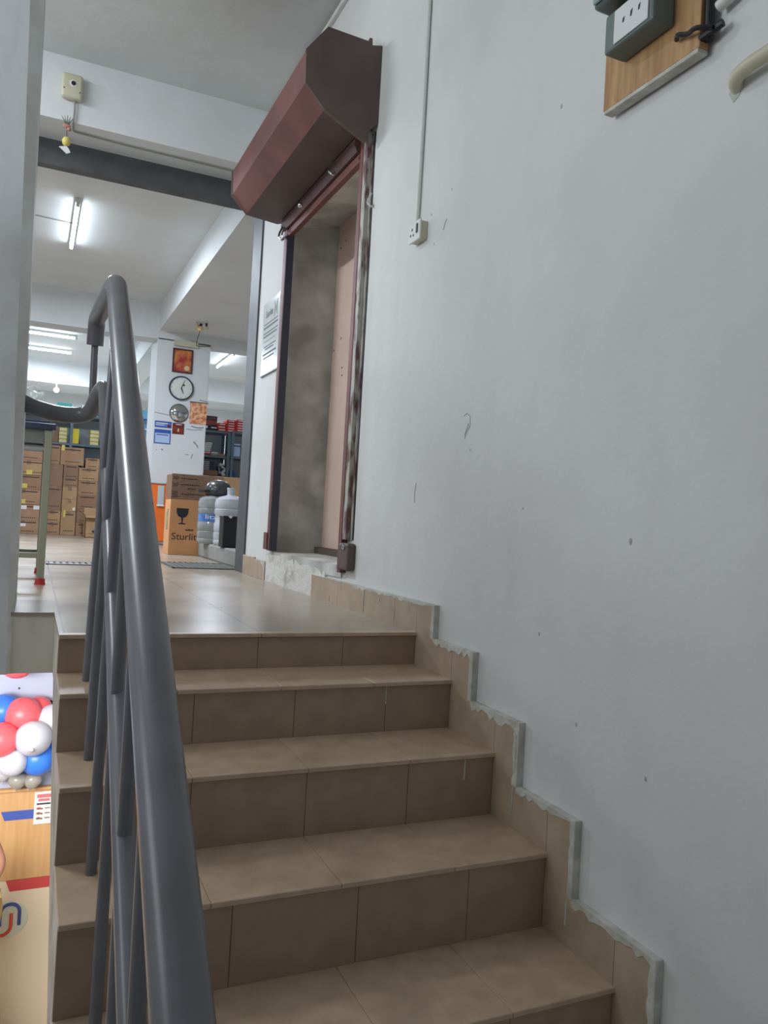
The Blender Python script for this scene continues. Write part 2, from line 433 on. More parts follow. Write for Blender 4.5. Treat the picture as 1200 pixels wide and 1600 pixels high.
# lowered slab / long beam to the right and cross beams
b = BM(); box(b, -0.02, 4.5, 2.81, 7.2, 2.545, 2.87); struct('trim_5', b, M_shopwall)
b = BM(); box(b, -6.5, 4.5, 7.2, 7.5, 2.44, 2.87); struct('trim_6', b, M_shopwall)
b = BM(); box(b, -0.02, 0.28, 7.5, 12.1, 2.50, 2.87); struct('trim_7', b, M_shopwall)
b = BM(); box(b, -6.5, 4.5, 12.1, 13.3, 2.46, 2.87); struct('trim_8', b, M_shopwall)
# shop walls
b = BM(); box(b, -6.5, 4.5, 13.3, 13.5, 0, 2.9); struct('wall_back', b, M_shopwall)
b = BM(); box(b, 4.3, 4.5, 2.8, 13.4, 0, 3.0); struct('wall_shop_right', b, M_shopwall)
b = BM(); box(b, 0.32, 4.5, 2.6, 2.8, 0, 3.0); struct('wall_shop_front', b, M_shopwall)
b = BM(); box(b, -6.5, -6.3, 0.5, 13.4, -0.2, 3.0); struct('wall_shop_left', b, M_shopwall)
# shop column
b = BM(); box(b, -0.035, 0.60, 7.2, 7.75, 0.0, 2.46, 0.008, 2)
column = struct('wall_column', b, M_shopwall)

# ---- landing / upper floor slab
b = BM()
prism(b, [(-1.206, 0.0), (0.0, 0.0), (0.0, 2.6), (0.32, 2.6), (4.5, 2.6), (4.5, 13.5), (-6.5, 13.5), (-6.5, 0.51), (-1.206, 0.51)], 'z', -0.012, 0.0)
floor = struct('floor', b, M_floor)
b = BM()
prism(b, [(-1.200, 0.432), (0.0, 0.432), (0.0, 2.6), (4.5, 2.6), (4.5, 13.5), (-6.5, 13.5), (-6.5, 0.515), (-1.200, 0.515)], 'z', -0.215, -0.0125)
struct('trim_9', b, M_slab)
# ---- pillar / wall end on the landing corner, left edge of the view
b = BM()
top = [(-1.80, 0.50), (-1.425, 0.50), (-1.372, 0.545), (-1.372, 0.92), (-1.80, 0.92)]
bot = [(-1.80, 0.50), (-1.352, 0.50), (-1.332, 0.52), (-1.332, 0.92), (-1.80, 0.92)]
vt = [b.verts.new((x, y, 3.03)) for x, y in top]; vb = [b.verts.new((x, y, -0.215)) for x, y in bot]
b.faces.new(vt); b.faces.new(list(reversed(vb)))
for i in range(5): b.faces.new((vb[i], vb[(i + 1) % 5], vt[(i + 1) % 5], vt[i]))
bmesh.ops.recalc_face_normals(b, faces=b.faces)
wl = struct('wall_left', b, M_pillar)
wl.data.materials.append(M_pillar_lit)
for p in wl.data.polygons:
    if p.normal.x > 0.3 and p.normal.y < -0.3: p.material_index = 1

# ---- stair hall far side (out of frame, closes the place)
b = BM(); box(b, -4.4, -4.2, -5.0, 0.5, -3.6, 3.1); struct('wall_hall_left', b, M_wall)

# ---- ground floor
b = BM(); box(b, -6.5, 0.0, -5, 3.7, -3.6, -3.45); struct('floor_ground', b, M_floor)
b = BM(); box(b, -6.5, 0.0, 3.6, 3.75, -1.645, -0.215)
gw = struct('wall_ground_back', b, pm('bright_white_board', rgb(178, 186, 208), 0.5))
b = BM(); box(b, -1.205, 0.0, 3.592, 3.6, -1.062, -1.030)
obj('black_joint', b, M_lining, gw)
b = BM(); ball(b, (-1.31, 3.598, -0.935), 0.007, 0.003, 0.007, 10, 8); obj('bolt_hole', b, M_lining, gw)
b = BM(); box(b, -6.5, 0.0, 3.57, 3.75, -2.285, -1.655, 0.004)
wp = struct('wall_ground_panel', b, M_lamin)
b = BM(); prism(b, [(-1.378, -1.795), (-1.0, -1.795), (-1.0, -1.860), (-1.352, -1.860)], 'y', 3.5695, 3.572); obj('blue_stripe', b, M_stripeb, wp)
b = BM(); box(b, -6.5, 0.0, 3.545, 3.6, -1.655, -1.635, 0.003); obj('top_ledge', b, M_lamin, wp)
b = BM(); box(b, -6.5, 0.0, 3.57, 3.75, -3.45, -2.285)
wc = struct('wall_ground_lower_panel', b, M_creamw)
b = BM(); prism(b, [(-1.32, -2.285), (-0.5, -2.285), (-0.5, -2.362), (-1.292, -2.362)], 'y', 3.5685, 3.572); obj('red_stripe', b, M_striper, wc)
lc = (-1.288, 3.57, -2.556)
b = BM(); lathe(b, [(0, 0), (0.122, 0.0), (0.126, -0.003), (0.122, -0.006), (0, -0.006)][::-1], (lc[0], 3.570, lc[2]), 48, 'y')
disc = obj('round_logo', b, pm('pale_logo_disc', rgb(206, 210, 190), 0.5), wc)
def arc(cx, cz, r, a0, a1, n=14): return [(cx + r * math.cos(math.radians(a0 + (a1 - a0) * k / n)), 3.5632, cz + r * math.sin(math.radians(a0 + (a1 - a0) * k / n))) for k in range(n + 1)]
ux0, ux1 = -1.343, -1.218
b = BM(); tube(b, [(ux0, 3.5632, -2.595)] + arc((ux0 + ux1) / 2, -2.510, (ux1 - ux0) / 2, 180, 0) + [(ux1, 3.5632, -2.60)], 0.0115, 8); obj('logo_blue_arc', b, pm('navy_logo', rgb(62, 80, 150), 0.5), disc)
b = BM(); tube(b, [(-1.270, 3.5632, -2.515)] + arc(-1.332, -2.600, 0.062, 0, -180) + [(-1.394, 3.5632, -2.54)], 0.0115, 8); obj('logo_red_arc', b, M_logor, disc)
b = BM(); box(b, -1.166, -1.04, 3.564, 3.569, -1.902, -1.672)
po = tag(obj('poster', b, M_whitepaper), 'small white printed notice stuck on the honey laminate panel over the blue stripe', 'notice')
b = BM(); box(b, -1.150, -1.055, 3.5625, 3.564, -1.715, -1.690); box(b, -1.14, -1.065, 3.5625, 3.564, -1.74, -1.722); obj('red_heading', b, pm('pink_red_print', rgb(216, 120, 124), 0.6), po)
b = BM(); box(b, -1.150, -1.06, 3.5625, 3.564, -1.764, -1.753); obj('dark_bar', b, M_ink, po)
for k, zz in enumerate((-1.79, -1.825, -1.86)):
    b = BM(); ball(b, (-1.135, 3.5625, zz), 0.016, 0.002, 0.009, 10, 6); ball(b, (-1.115, 3.5625, zz - .003), 0.008, 0.002, 0.007, 10, 6); box(b, -1.095, -1.06, 3.5625, 3.564, zz - .004, zz + .003)
    obj('small_picture', b, pm('brown_print_%d' % k, rgb(170 - 20 * k, 104, 84), 0.6), po)

# ================================================================== STAIRCASE
NOSE = [(0.0, 0.0), (-0.270, -0.115), (-0.546, -0.271), (-0.818, -0.454), (-1.092, -0.650)]
for k in range(8): NOSE.append((NOSE[-1][0] - 0.273, NOSE[-1][1] - 0.19))
SX0, SX1 = -1.206, 0.0
stair = thing('staircase', 'beige tiled stairs climbing to the landing beside the white wall', 'stairs', (-0.6, -1.0, -0.65))
# concrete core with sloping soffit
prof = [(0.43, -0.014)]
for i in range(len(NOSE)):
    y0, z0 = NOSE[i]
    zb = NOSE[i + 1][1] if i + 1 < len(NOSE) else z0 - 0.19
    prof.append((y0 + 0.014, z0 - 0.014)); prof.append((y0 + 0.014, zb - 0.014))
last = prof[-1][0]
prof.append((last, -0.215 + 0.637 * (last - 0.433) - 0.02)); prof.append((0.43, -0.215))
random.seed(11)
b = BM(); prism(b, prof, 'x', SX0 + 0.006, SX1)
obj('stair_core', b, pm('stair_side_plaster', rgb(230, 222, 212), 0.85, col2=rgb(188, 178, 166), scale=9, fac=0.9, bump=0.6, bscale=24), stair)
JO = [-0.9, -0.597, -0.297]
def tiles(y0, y1, z0, z1, joints):
    b = BM(); xs = [SX0] + joints + [SX1]
    for a, c in zip(xs, xs[1:]): box(b, a + 0.0004, c - 0.0004, y0, y1, z0, z1, 0.0016, 1)
    return b
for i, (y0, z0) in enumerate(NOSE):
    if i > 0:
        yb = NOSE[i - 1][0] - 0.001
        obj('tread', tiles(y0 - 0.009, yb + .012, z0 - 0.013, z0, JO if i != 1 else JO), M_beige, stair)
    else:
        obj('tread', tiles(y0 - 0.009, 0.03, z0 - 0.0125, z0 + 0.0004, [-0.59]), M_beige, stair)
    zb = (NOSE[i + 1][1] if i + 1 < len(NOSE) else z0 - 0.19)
    obj('riser', tiles(y0 + 0.001, y0 + 0.0135, zb - 0.001, z0 - 0.0132, JO if i % 2 == 0 else [-0.85, -0.55, -0.25]), M_riser_shade, stair)
# dried paint runs on the risers
b = BM(); box(b, -0.118, -0.114, -0.5462, -0.5448, -0.345, -0.285); obj('paint_run', b, M_drip, stair)
b = BM(); box(b, -0.252, -0.249, -0.270, -0.2688, -0.185, -0.13); obj('paint_run', b, M_drip, stair)

# ---- stepped skirting along the wall
SK = 0.020
TOPS = [(1.165, 0.108), (-0.130, 0.108), (-0.130, -0.006), (-0.400, -0.006), (-0.400, -0.158), (-0.668, -0.158), (-0.668, -0.336), (-0.930, -0.336), (-0.930, -0.528), (-1.220, -0.528), (-1.220, -0.72), (-1.49, -0.72), (-1.49, -0.90), (-1.76, -0.90), (-1.76, -1.10)]
low = [(1.165, 0.0), (0.0, 0.0)]
for i in range(1, 7): low += [(NOSE[i - 1][0], NOSE[i][1]), (NOSE[i][0], NOSE[i][1])]
poly = low + [(low[-1][0], -1.25), (-1.76, -1.25)] + list(reversed(TOPS))
b = BM()
# tiles of the skirting: split along y so that joints show
def clip_piece(ya, yb):
    # horizontal slab of the stepped band between two y values
    ys = sorted({ya, yb} | {p[0] for p in TOPS if ya < p[0] < yb} | {n[0] for n in NOSE if ya < n[0] < yb})
    out = []
    for a, c in zip(ys, ys[1:]):
        m = (a + c) / 2
        zt = None
        for p, r_ in zip(TOPS[::2], TOPS[1::2]):
            if r_[0] <= m <= p[0]: zt = p[1]
        zb = 0.0
        for k in range(len(NOSE) - 1):
            if NOSE[k + 1][0] <= m < NOSE[k][0]: zb = NOSE[k + 1][1]
        if zt is None: continue
        out.append((a, c, zb, zt))
    return out
joints = [1.165, 0.80, 0.49, 0.19, 0.0, -0.270, -0.546, -0.818, -1.092, -1.365, -1.638]
sk_b = BM()
for ya, yb in zip(joints[1:], joints):
    for (a, c, zb, zt) in clip_piece(ya, yb):
        ea = 0.0008 if abs(a - ya) < 1e-6 else 0; ec = 0.0008 if abs(c - yb) < 1e-6 else 0
        box(sk_b, -SK, 0.0, a + ea, c - ec, zb, zt)
skirting = struct('baseboard_right', sk_b, M_skirt)
# white wall paint slopped over the skirting edges
b = BM()
random.seed(5)
def ragged(ya, yb, zt, dep, nn):
    """ragged strip hanging from the top edge on the face"""
    pts = [(ya, zt + .001)]
    for k in range(nn + 1):
        t = k / nn
        pts.append((ya + (yb - ya) * t, zt - dep * random.uniform(0.25, 1.0)))
    pts.append((yb, zt + .001))
    prism(b, pts, 'x', -SK - 0.0012, -SK + 0.0005)
for p, r_ in zip(TOPS[::2], TOPS[1::2]):
    dep = {0.108: 0.012, -0.006: 0.026, -0.158: 0.03, -0.336: 0.018, -0.528: 0.02}.get(p[1], 0.015)
    if p[1] == 0.108:
        ragged(0.62, 0.49, 0.108, 0.014, 10); ragged(0.49, 0.05, 0.108, 0.012, 24); ragged(0.05, -0.13, 0.108, 0.010, 8)
        box(b, -SK - .001, 0, -0.131, 1.16, 0.108, 0.1105)
    else:
        ragged(p[0], r_[0], p[1], dep, 16)
        box(b, -SK - .001, 0, r_[0] - .001, p[0], p[1], p[1] + 0.0025)
for q0, q1 in zip(TOPS[1::2], TOPS[2::2]):   # vertical edges of every step
    y_, zt, zb_ = q0[0], q0[1], q1[1]
    w = random.uniform(0.014, 0.024)
    pts = [(y_ - .001, zb_), (y_ - .001, zt)]
    nn = 10
    for k in range(nn + 1):
        pts.append((y_ + w * random.uniform(0.55, 1.1), zt + (zb_ - zt) * k / nn))
    prism(b, pts, 'x', -SK - 0.0014, -SK + 0.0005)
    box(b, -SK - .001, 0, y_ - 0.003, y_, zb_, zt + 0.0025)
# vertical paint runs
for y_, z1, z0 in [(0.492, 0.10, 0.012), (0.19, 0.055, 0.02), (0.335, 0.085, 0.07), (-0.655, -0.34, -0.41), (-0.66, -0.19, -0.30), (-0.915, -0.54, -0.60), (0.9, 0.03, 0.005)]:
    tube(b, [(-SK - .0006, y_, z1), (-SK - .0006, y_ + .002, z0)], 0.0028, 6)
obj('slopped_paint_edge', b, M_drip, skirting)
# short skirting beside the grey post
b = BM(); box(b, -0.014, 0, 2.30, 2.572, 0, 0.122, 0.001, 1); box(b, -0.014, 0, 2.045, 2.2985, 0, 0.112, 0.001, 1)
sk2 = struct('baseboard_far', b, M_skirt)
b = BM(); prism(b, [(2.045, 0), (2.045, 0.113), (2.25, 0.116), (2.16, 0.105), (2.085, 0.085), (2.058, 0.03), (2.06, 0)], 'x', -0.0152, -0.0138); obj('slopped_paint_edge', b, M_drip, sk2)

# ================================================================== RAILING
rail = thing('stair_railing', 'grey painted pipe stair railing along the open left side of the stairs', 'railing', (-1.13, -0.6, -0.3))
A = Vector((-1.161, -2.42, -0.508)); B = Vector((-1.104, -0.011, 1.058))
d = (B - A).normalized()
A2 = A - d * 0.3
B2 = B + d * 0.03
path = smooth_path([A2, B2, Vector((-1.120, 0.58, 1.080)), Vector((-1.120, 0.60, 0.985))], 0.06, 8)
b = BM(); tube(b, path, 0.030, 24); obj('handrail', b, M_rail, rail, True)
mA = Vector((-1.155, -2.2, -0.82)); mB = Vector((-1.102, 0.02, 0.575))
dm = (mB - mA).normalized()
mTop = mB + dm * 0.42
path = smooth_path([mA, mTop + dm * 0.06, Vector((-1.125, 0.60, 0.722)), Vector((-1.222, 0.62, 0.715)), Vector((-1.33, 0.64, 0.738)), Vector((-1.42, 0.66, 0.79))], 0.09, 8)
rad = [0.020] + [min(0.030, 0.0205 + 0.0009 * i) for i in range(len(path) - 1)]
b = BM(); tube(b, path, rad, 20); obj('middle_rail', b, M_rail, rail, True)
def hz(y): return B.z + (y - B.y) * d.z / d.y
def hx(y): return B.x + (y - B.y) * d.x / d.y
bal = [(0.60, 0.74), (-0.12, -0.115), (-0.35, -0.271), (-0.61, -0.454), (-0.885, -0.650), (-1.16, -0.840), (-1.43, -1.03), (-1.70, -1.22), (-1.97, -1.41)]
for y_, zb_ in bal:
    zt = hz(y_) - 0.02 if y_ < 0 else 1.02
    xb_ = -1.130 if y_ < 0 else -1.118
    xt = hx(y_) if y_ < 0 else -1.120
    b = BM(); tube(b, [(xb_, y_, zb_), (xt, y_, zt)], 0.0125, 12)
    obj('baluster', b, M_rail, rail, True)

# ================================================================== ROLLING SHUTTER
sh = thing('rolling_shutter', 'brown red-oxide rolling shutter box and guides around the narrow walled-up opening', 'shutter', (0, 1.4, 0.16))
CS = [(0.0, 2.492), (-0.065, 2.493), (-0.254, 2.497), (-0.346, 2.375), (-0.341, 2.238), (-0.250, 2.146), (-0.060, 2.13), (0.0, 2.15)]
def shell_prism(pts, y0, y1, t=0.0):
    bb = BM(); prism(bb, pts, 'y', y0, y1); return bb
obj('shutter_box', shell_prism(CS, 0.695, 2.02), M_redox, sh)
b = BM(); prism(b, [(-0.252, 2.1425), (-0.060, 2.1262), (-0.060, 2.129), (-0.250, 2.1455)], 'y', 0.70, 2.015); obj('underside_shade', b, M_redox_dark, sh)  # thin dark sheet painting the shade under the steel box
b = BM(); prism(b, [(0.0, 2.495), (-0.048, 2.482), (-0.050, 2.512), (-0.062, 2.512), (-0.066, 2.495), (-0.257, 2.500), (-0.349, 2.377), (-0.344, 2.236), (-0.252, 2.143), (-0.056, 2.05), (-0.036, 2.111), (0.0, 2.146)], 'y', 0.675, 0.695)
obj('end_plate', b, M_redox_dark, sh)
b = BM(); prism(b, [(x * 1.01, z) for x, z in CS], 'y', 2.02, 2.034); obj('end_plate', b, M_redox_dark, sh)
b = BM()
prism(b, [(-0.002, 2.06), (-0.03, 2.06), (-0.036, 2.035), (-0.03, 2.02), (-0.002, 2.02)], 'y', 0.80, 1.95)
obj('lintel_angle', b, M_redox, sh)
b = BM(); prism(b, [(-0.002, 2.128), (-0.055, 2.127), (-0.060, 2.09), (-0.045, 2.062), (-0.002, 2.061)], 'y', 0.80, 1.95); obj('roller_cover', b, pm('dark_brown_steel', rgb(96, 68, 66), .6, col2=rgb(74, 54, 54), scale=6), sh)
b = BM()   # guide on the far side: channel with dark slot
box(b, -0.038, 0.0, 1.895, 1.945, 0.185, 2.09, 0.002, 1); gl = obj('guide_channel', b, M_redox, sh)
b = BM(); box(b, -0.036, 0.008, 1.888, 1.8945, 0.185, 2.085); box(b, -0.0005, 0.008, 1.895, 1.965, 0.185, 2.085); obj('dark_slot', b, pm('dark_navy_slot', rgb(62, 66, 80), .5), gl)
b = BM(); box(b, -0.045, -0.0385, 1.925, 1.995, 0.19, 0.29, 0.003, 1); obj('foot_plate', b, M_redox, gl)
b = BM()
box(b, -0.030, 0.03, 0.762, 0.802, 0.15, 2.13, 0.002, 1)
gr = obj('guide_channel', b, M_redox, sh)
b = BM(); box(b, -0.027, 0.0, 0.722, 0.7615, 0.30, 2.13, 0.001, 1); obj('chipped_edge', b, M_rust, gr)
b = BM(); box(b, -0.040, 0.0, 0.655, 0.775, 0.165, 0.285, 0.010, 2); fp = obj('foot_plate', b, M_redox_dark, gr)
b = BM(); lathe(b, [(0.005, 0), (0.012, 0), (0.012, -0.005), (0.005, -0.005)], (-0.040, 0.70, 0.268), 16, 'x', True); obj('bolt_ring', b, M_chrome, fp)
# torn paint-splashed cloth ends / hooks
def hook(y, z, x=-0.04, s=1.0):
    b = BM()
    tube(b, smooth_path([(x, y, z + .04 * s), (x - .012 * s, y + .004, z + .01 * s), (x - .02 * s, y - .012 * s, z - .015 * s), (x - .006, y - .022 * s, z - .03 * s), (x + .01, y - .008, z - .012)], .01, 4), 0.0045 * s, 8)
    return b
obj('shutter_hook', hook(1.93, 2.03, -0.055, 1.3), M_chrome, sh, True)
obj('shutter_hook', hook(1.90, 2.03, -0.05, 1.0), M_chrome, sh, True)
obj('shutter_hook', hook(1.02, 2.055, -0.082, 1.2), M_chrome, sh, True)
obj('shutter_hook', hook(0.69, 1.80, -0.008, 1.0), M_drip, sh, True)
b = BM(); ball(b, (-0.08, 1.52, 2.06), 0.014, 0.02, 0.014, 12, 8); obj('bolt_head', b, M_chrome, sh, True)

# ================================================================== THINGS ON THE WALL
# notice board by the shutter
sg = thing('notice_board', 'white acrylic notice with black lettering on the wall between grey post and shutter', 'sign', (0, 2.28, 1.28))
b = BM(); prism(b, [(2.02, 1.28), (2.405, 1.28), (2.425, 1.74), (2.052, 1.74)], 'x', -0.010, -0.002); obj('panel', b, M_sign, sg)
b = BM(); box(b, -0.012, -0.001, 2.012, 2.415, 1.271, 1.280); obj('edge_trim', b, M_teal_g, sg)
b = text_bm('Sturlite', 0.062, (-0.0102, 2.355, 1.640), (0, -1, 0), (0, 0, 1), 0.0008, 0.165); obj('lettering', b, M_ink, sg)
b = BM()
for s, y0 in ((1, 2.150), (-1, 2.112)):
    tube(b, [(-0.0108, y0 - s * .018 * (math.sin(t * PI / 8)) + s * .016, 1.612 + t * 0.0125) for t in range(9)], [0.001 + 0.006 * math.sin(t * PI / 8) for t in range(9)], 8)
for v in b.verts: v.co.x = -0.0108 + (v.co.x + 0.0108) * 0.15
obj('leaf_symbol', b, M_ink, sg)
random.seed(2)
for z_, w0, w1, hgt in [(1.595, 2.08, 2.38, .006), (1.57, 2.08, 2.385, .011), (1.537, 2.07, 2.385, .006), (1.515, 2.09, 2.385, .009), (1.485, 2.12, 2.37, .003), (1.450, 2.10, 2.37, .006), (1.432, 2.15, 2.33, .008), (1.400, 2.09, 2.38, .010), (1.377, 2.13, 2.37, .008), (1.350, 2.30, 2.36, .004)]:
    b = BM(); pts = [(w0, z_)]; y_ = w0; top = []
    while y_ < w1:
        l = random.uniform(.008, .028); e_ = min(y_ + l, w1); top += [(y_, z_ + hgt), (e_, z_ + hgt), (e_, z_ + .0008), (min(e_ + .006, w1 + .001), z_ + .0008)]; y_ = e_ + .006
    prism(b, [(w0, z_), (w1 + .001, z_)] + list(reversed(top)), 'x', -0.0108, -0.010)
    obj('text_line', b, M_ink, sg)
# switch socket plate + its conduit
sw = thing('switch_box', 'small white switch and socket box on the wall under a thin conduit', 'switch', (0, 0.15, 1.455))
b = BM(); box(b, -0.030, 0, 0.124, 0.208, 1.462, 1.530, 0.004, 2); obj('box_body', b, M_creamp, sw)
b = BM(); box(b, -0.036, -0.028, 0.120, 0.212, 1.458, 1.535, 0.003, 2); obj('face_plate', b, M_whitep, sw)
b = BM(); box(b, -0.040, -0.036, 0.136, 0.148, 1.485, 1.52, 0.001, 1); obj('rocker_switch', b, M_darkgrey, sw)
b = BM()
for y_, z_ in [(0.196, 1.488), (0.172, 1.484), (0.185, 1.508)]: lathe(b, [(0, -.001), (.005, -.001), (.005, 0), (0, 0)], (-0.036, y_, z_), 12, 'x')
obj('socket_hole', b, M_black, sw)
b = BM(); tube(b, [(-0.010, 0.203, 1.536), (-0.010, 0.200, 1.62), (-0.010, 0.198, 1.9), (-0.010, 0.200, 3.03)], 0.0085, 12)
tag(obj('conduit_pipe', b, M_whitep, None, True), 'thin white vertical conduit running from the ceiling down to the switch box', 'conduit')
b = BM(); box(b, -0.022, 0, -1.0, 2.5, 2.985, 3.008, 0.003, 1)
tag(obj('cable_trunking', b, M_whitep), 'white cable trunking along the top of the wall at the ceiling', 'trunking')

# meter board upper right
mb = thing('meter_board', 'light wooden board with electricity meter high on the wall at upper right', 'meter board', (0, -1.07, 1.455))
b = BM(); box(b, -0.036, -0.010, -1.228, -0.914, 1.458, 2.05, 0.001, 1); bd = obj('wooden_board', b, M_wood, mb)
b = BM(); box(b, -0.0362, -0.008, -1.225, -0.918, 1.4480, 1.458, 0.001, 1); obj('paint_spattered_edge', b, M_drip, bd)
b = BM(); box(b, -0.010, 0, -1.20, -0.935, 1.462, 2.03); obj('wall_batten', b, M_redox_dark, mb)
b = BM(); box(b, -0.100, -0.0365, -1.150, -0.985, 1.545, 1.640, 0.006, 2); me_ = obj('meter_base', b, M_teal_g, mb)
b = BM(); box(b, -0.1035, -0.100, -1.136, -1.022, 1.552, 1.632, 0.001, 1); obj('rating_label', b, M_whitepaper, me_)
for y_, h_ in ((-1.052, .012), (-1.078, .016), (-1.104, .014)):
    b = BM(); prism(b, [(y_, 1.588), (y_ - .005, 1.588), (y_ - .008, 1.588 + h_), (y_ - .001, 1.588 + h_ * .8)], 'x', -0.1042, -0.1035); obj('label_mark', b, M_ink, me_)
b = BM(); box(b, -0.118, -0.0365, -1.155, -0.955, 1.665, 1.86, 0.012, 3); mt = obj('meter_housing', b, M_teal_g, mb)
b = BM(); box(b, -0.126, -0.118, -1.145, -0.965, 1.672, 1.85, 0.004, 2); obj('meter_window', b, pm('pale_clear_cover', rgb(158, 178, 178), 0.15), mt)
b = BM(); box(b, -0.075, -0.0365, -1.14, -0.995, 1.640, 1.665); obj('dark_gap', b, M_black, me_)
# twisted wires and pipe at the board's right side
b = BM()
tube(b, smooth_path([(-0.042, -1.165, 1.505), (-0.06, -1.185, 1.500), (-0.05, -1.205, 1.492), (-0.058, -1.235, 1.488), (-0.035, -1.262, 1.482)], .01, 4), 0.0055, 8)
tube(b, [(-0.03, -1.225, 1.478), (-0.03, -1.245, 1.480), (-0.022, -1.278, 1.487)], 0.0085, 8)
tube(b, [(-0.02, -1.238, 1.470), (-0.022, -1.238, 1.60), (-0.022, -1.24, 2.0)], 0.010, 10)
tag(obj('cable_bundle', b, M_black, None, True), 'dark twisted cables beside the right edge of the wooden meter board', 'cable')
b = BM(); tube(b, [(-0.02, -1.262, 1.530), (-0.02, -1.40, 1.560), (-0.02, -1.60, 1.60)], 0.0125, 14)
tag(obj('service_pipe', b, M_whitep, None, True), 'grey-white pipe running off to the right from the wooden meter board', 'pipe')
b = BM(); tube(b, smooth_path([(0.02, -1.298, 1.338), (-0.022, -1.312, 1.345), (-0.030, -1.350, 1.352), (-0.030, -1.60, 1.362)], .03, 6), 0.015, 16)
pp = tag(obj('bent_pipe', b, M_creamp, None, True), 'cream pipe bending out of a broken hole in the wall at the right edge', 'pipe')
b = BM(); prism(b, [(-1.283, 1.335), (-1.290, 1.36), (-1.302, 1.382), (-1.318, 1.375), (-1.322, 1.345), (-1.310, 1.320), (-1.296, 1.312)], 'x', -0.0012, 0.004)
obj('broken_hole', b, M_concrete, wall_right)

# sensor housing and charm on the beam
sn = thing('camera_junction_box', 'square cream junction box with black centre hole on the white beam', 'junction box', (-1.222, 2.5, 2.78))
b = BM(); box(b, -1.282, -1.164, 2.452, 2.5, 2.772, 2.918, 0.018, 4); obj('box_body', b, M_creamp, sn, True)
b = BM(); lathe(b, [(0, -.003), (.012, -.003), (.020, -0.001), (.022, 0.0), (0, 0)], (-1.217, 2.452, 2.858), 24, 'y'); obj('lens_ring', b, M_whitep, sn, True)
b = BM(); lathe(b, [(0, -.004), (.013, -.004), (.013, -.002), (0, -.002)], (-1.217, 2.452, 2.858), 20, 'y'); obj('lens_hole', b, M_black, sn)
for x_, z_ in ((-1.267, 2.822), (-1.180, 2.812)):
    b = BM(); ball(b, (x_, 2.452, z_), .004, .002, .004, 8, 6); obj('screw', b, M_black, sn)
b = BM(); tube(b, smooth_path([(-1.205, 2.485, 2.775), (-1.203, 2.488, 2.70), (-1.207, 2.488, 2.645), (-1.20, 2.60, 2.642), (-0.9, 2.62, 2.642), (-0.02, 2.62, 2.640)], .02, 4), 0.005, 8)
tag(obj('surface_cable', b, pm('grey_cable', rgb(150, 150, 142), .5), None, True), 'thin grey cable from the junction box running along the beam underside', 'cable')
ch = thing('lemon_charm', 'hanging lemon and chilli charm below the junction box at the beam', 'charm', (-1.235, 2.47, 2.45))
b = BM(); tube(b, [(-1.238, 2.470, 2.67), (-1.237, 2.468, 2.55), (-1.236, 2.468, 2.47)], 0.0022, 6); obj('string', b, M_ink, ch)
b = BM(); ball(b, (-1.237, 2.468, 2.515), 0.024, 0.024, 0.028); obj('lemon', b, M_lemon, ch, True)
b = BM(); prism(b, [(-1.275, 2.476), (-1.236, 2.487), (-1.222, 2.475), (-1.212, 2.455), (-1.232, 2.444), (-1.25, 2.458)], 'y', 2.462, 2.470); obj('cloth_scrap', b, M_whitepaper, ch)
b = BM()
for k in range(5): tube(b, [(-1.238, 2.470, 2.60), (-1.238 + (k - 2) * .008, 2.465, 2.635), (-1.238 + (k - 2) * .016, 2.46, 2.668 - abs(k - 2) * .006)], [.0035, .003, .001], 6)
obj('chillies', b, pm('dried_chilli', rgb(82, 88, 66), .5), ch)
b = BM(); ball(b, (-1.240, 2.466, 2.605), .022, .01, .012); ball(b, (-1.226, 2.466, 2.590), .012, .01, .012); obj('red_thread', b, pm('faded_red_thread', rgb(186, 132, 122), .9), ch)

# ================================================================== LIGHTS OF THE SHOP
def tube_lamp(label, x, y, L, axis, z=2.86, power=None):
    t = thing('tube_light', label, 'tube light', (x, y, z - 0.07), 'fluorescent tube lights of the upper shop')
    b = BM()
    if axis == 'y': box(b, x - .02, x + .02, y - L / 2, y + L / 2, z - .035, z, .004, 1)
    else: box(b, x - L / 2, x + L / 2, y - .02, y + .02, z - .035, z, .004, 1)
    obj('fixture_body', b, M_whitep, t)
    b = BM()
    if axis == 'y': tube(b, [(x, y - L / 2 + .04, z - .05), (x, y + L / 2 - .04, z - .05)], 0.013, 12)
    else: tube(b, [(x - L / 2 + .04, y, z - .05), (x + L / 2 - .04, y, z - .05)], 0.013, 12)
    obj('glowing_tube', b, M_tube, t, True)
    for s in (-1, 1):
        b = BM()
        if axis == 'y': box(b, x - .014, x + .014, y + s * (L / 2 - .02) - .018, y + s * (L / 2 - .02) + .018, z - .066, z - .035, .003, 1)
        else: box(b, x + s * (L / 2 - .02) - .018, x + s * (L / 2 - .02) + .018, y - .014, y + .014, z - .066, z - .035, .003, 1)
        obj('end_holder', b, M_whitep, t)
    l = bpy.data.lights.new('tube_light_glow', 'AREA'); l.shape = 'RECTANGLE'
    l.size = (L - .1) if axis == 'x' else 0.05; l.size_y = 0.05 if axis == 'x' else (L - .1)
    l.energy = power or LAMP_POWER; l.color = COOL
    lo = bpy.data.objects.new('tube_light_glow', l); COL.objects.link(lo); lo.location = (x, y, z - .072)
    return t
tube_lamp('tube light on the shop ceiling nearest the entrance, above the handrail', -1.10, 4.88, 1.22, 'y')
tube_lamp('front one of the pair of tube lights seen crosswise beyond the cross beam', -1.44, 9.75, 1.22, 'x')
tube_lamp('rear one of the pair of tube lights seen crosswise beyond the cross beam', -1.44, 11.0, 1.22, 'x')
tube_lamp('tube light visible right of the white column', 1.38, 9.95, 1.22, 'y')
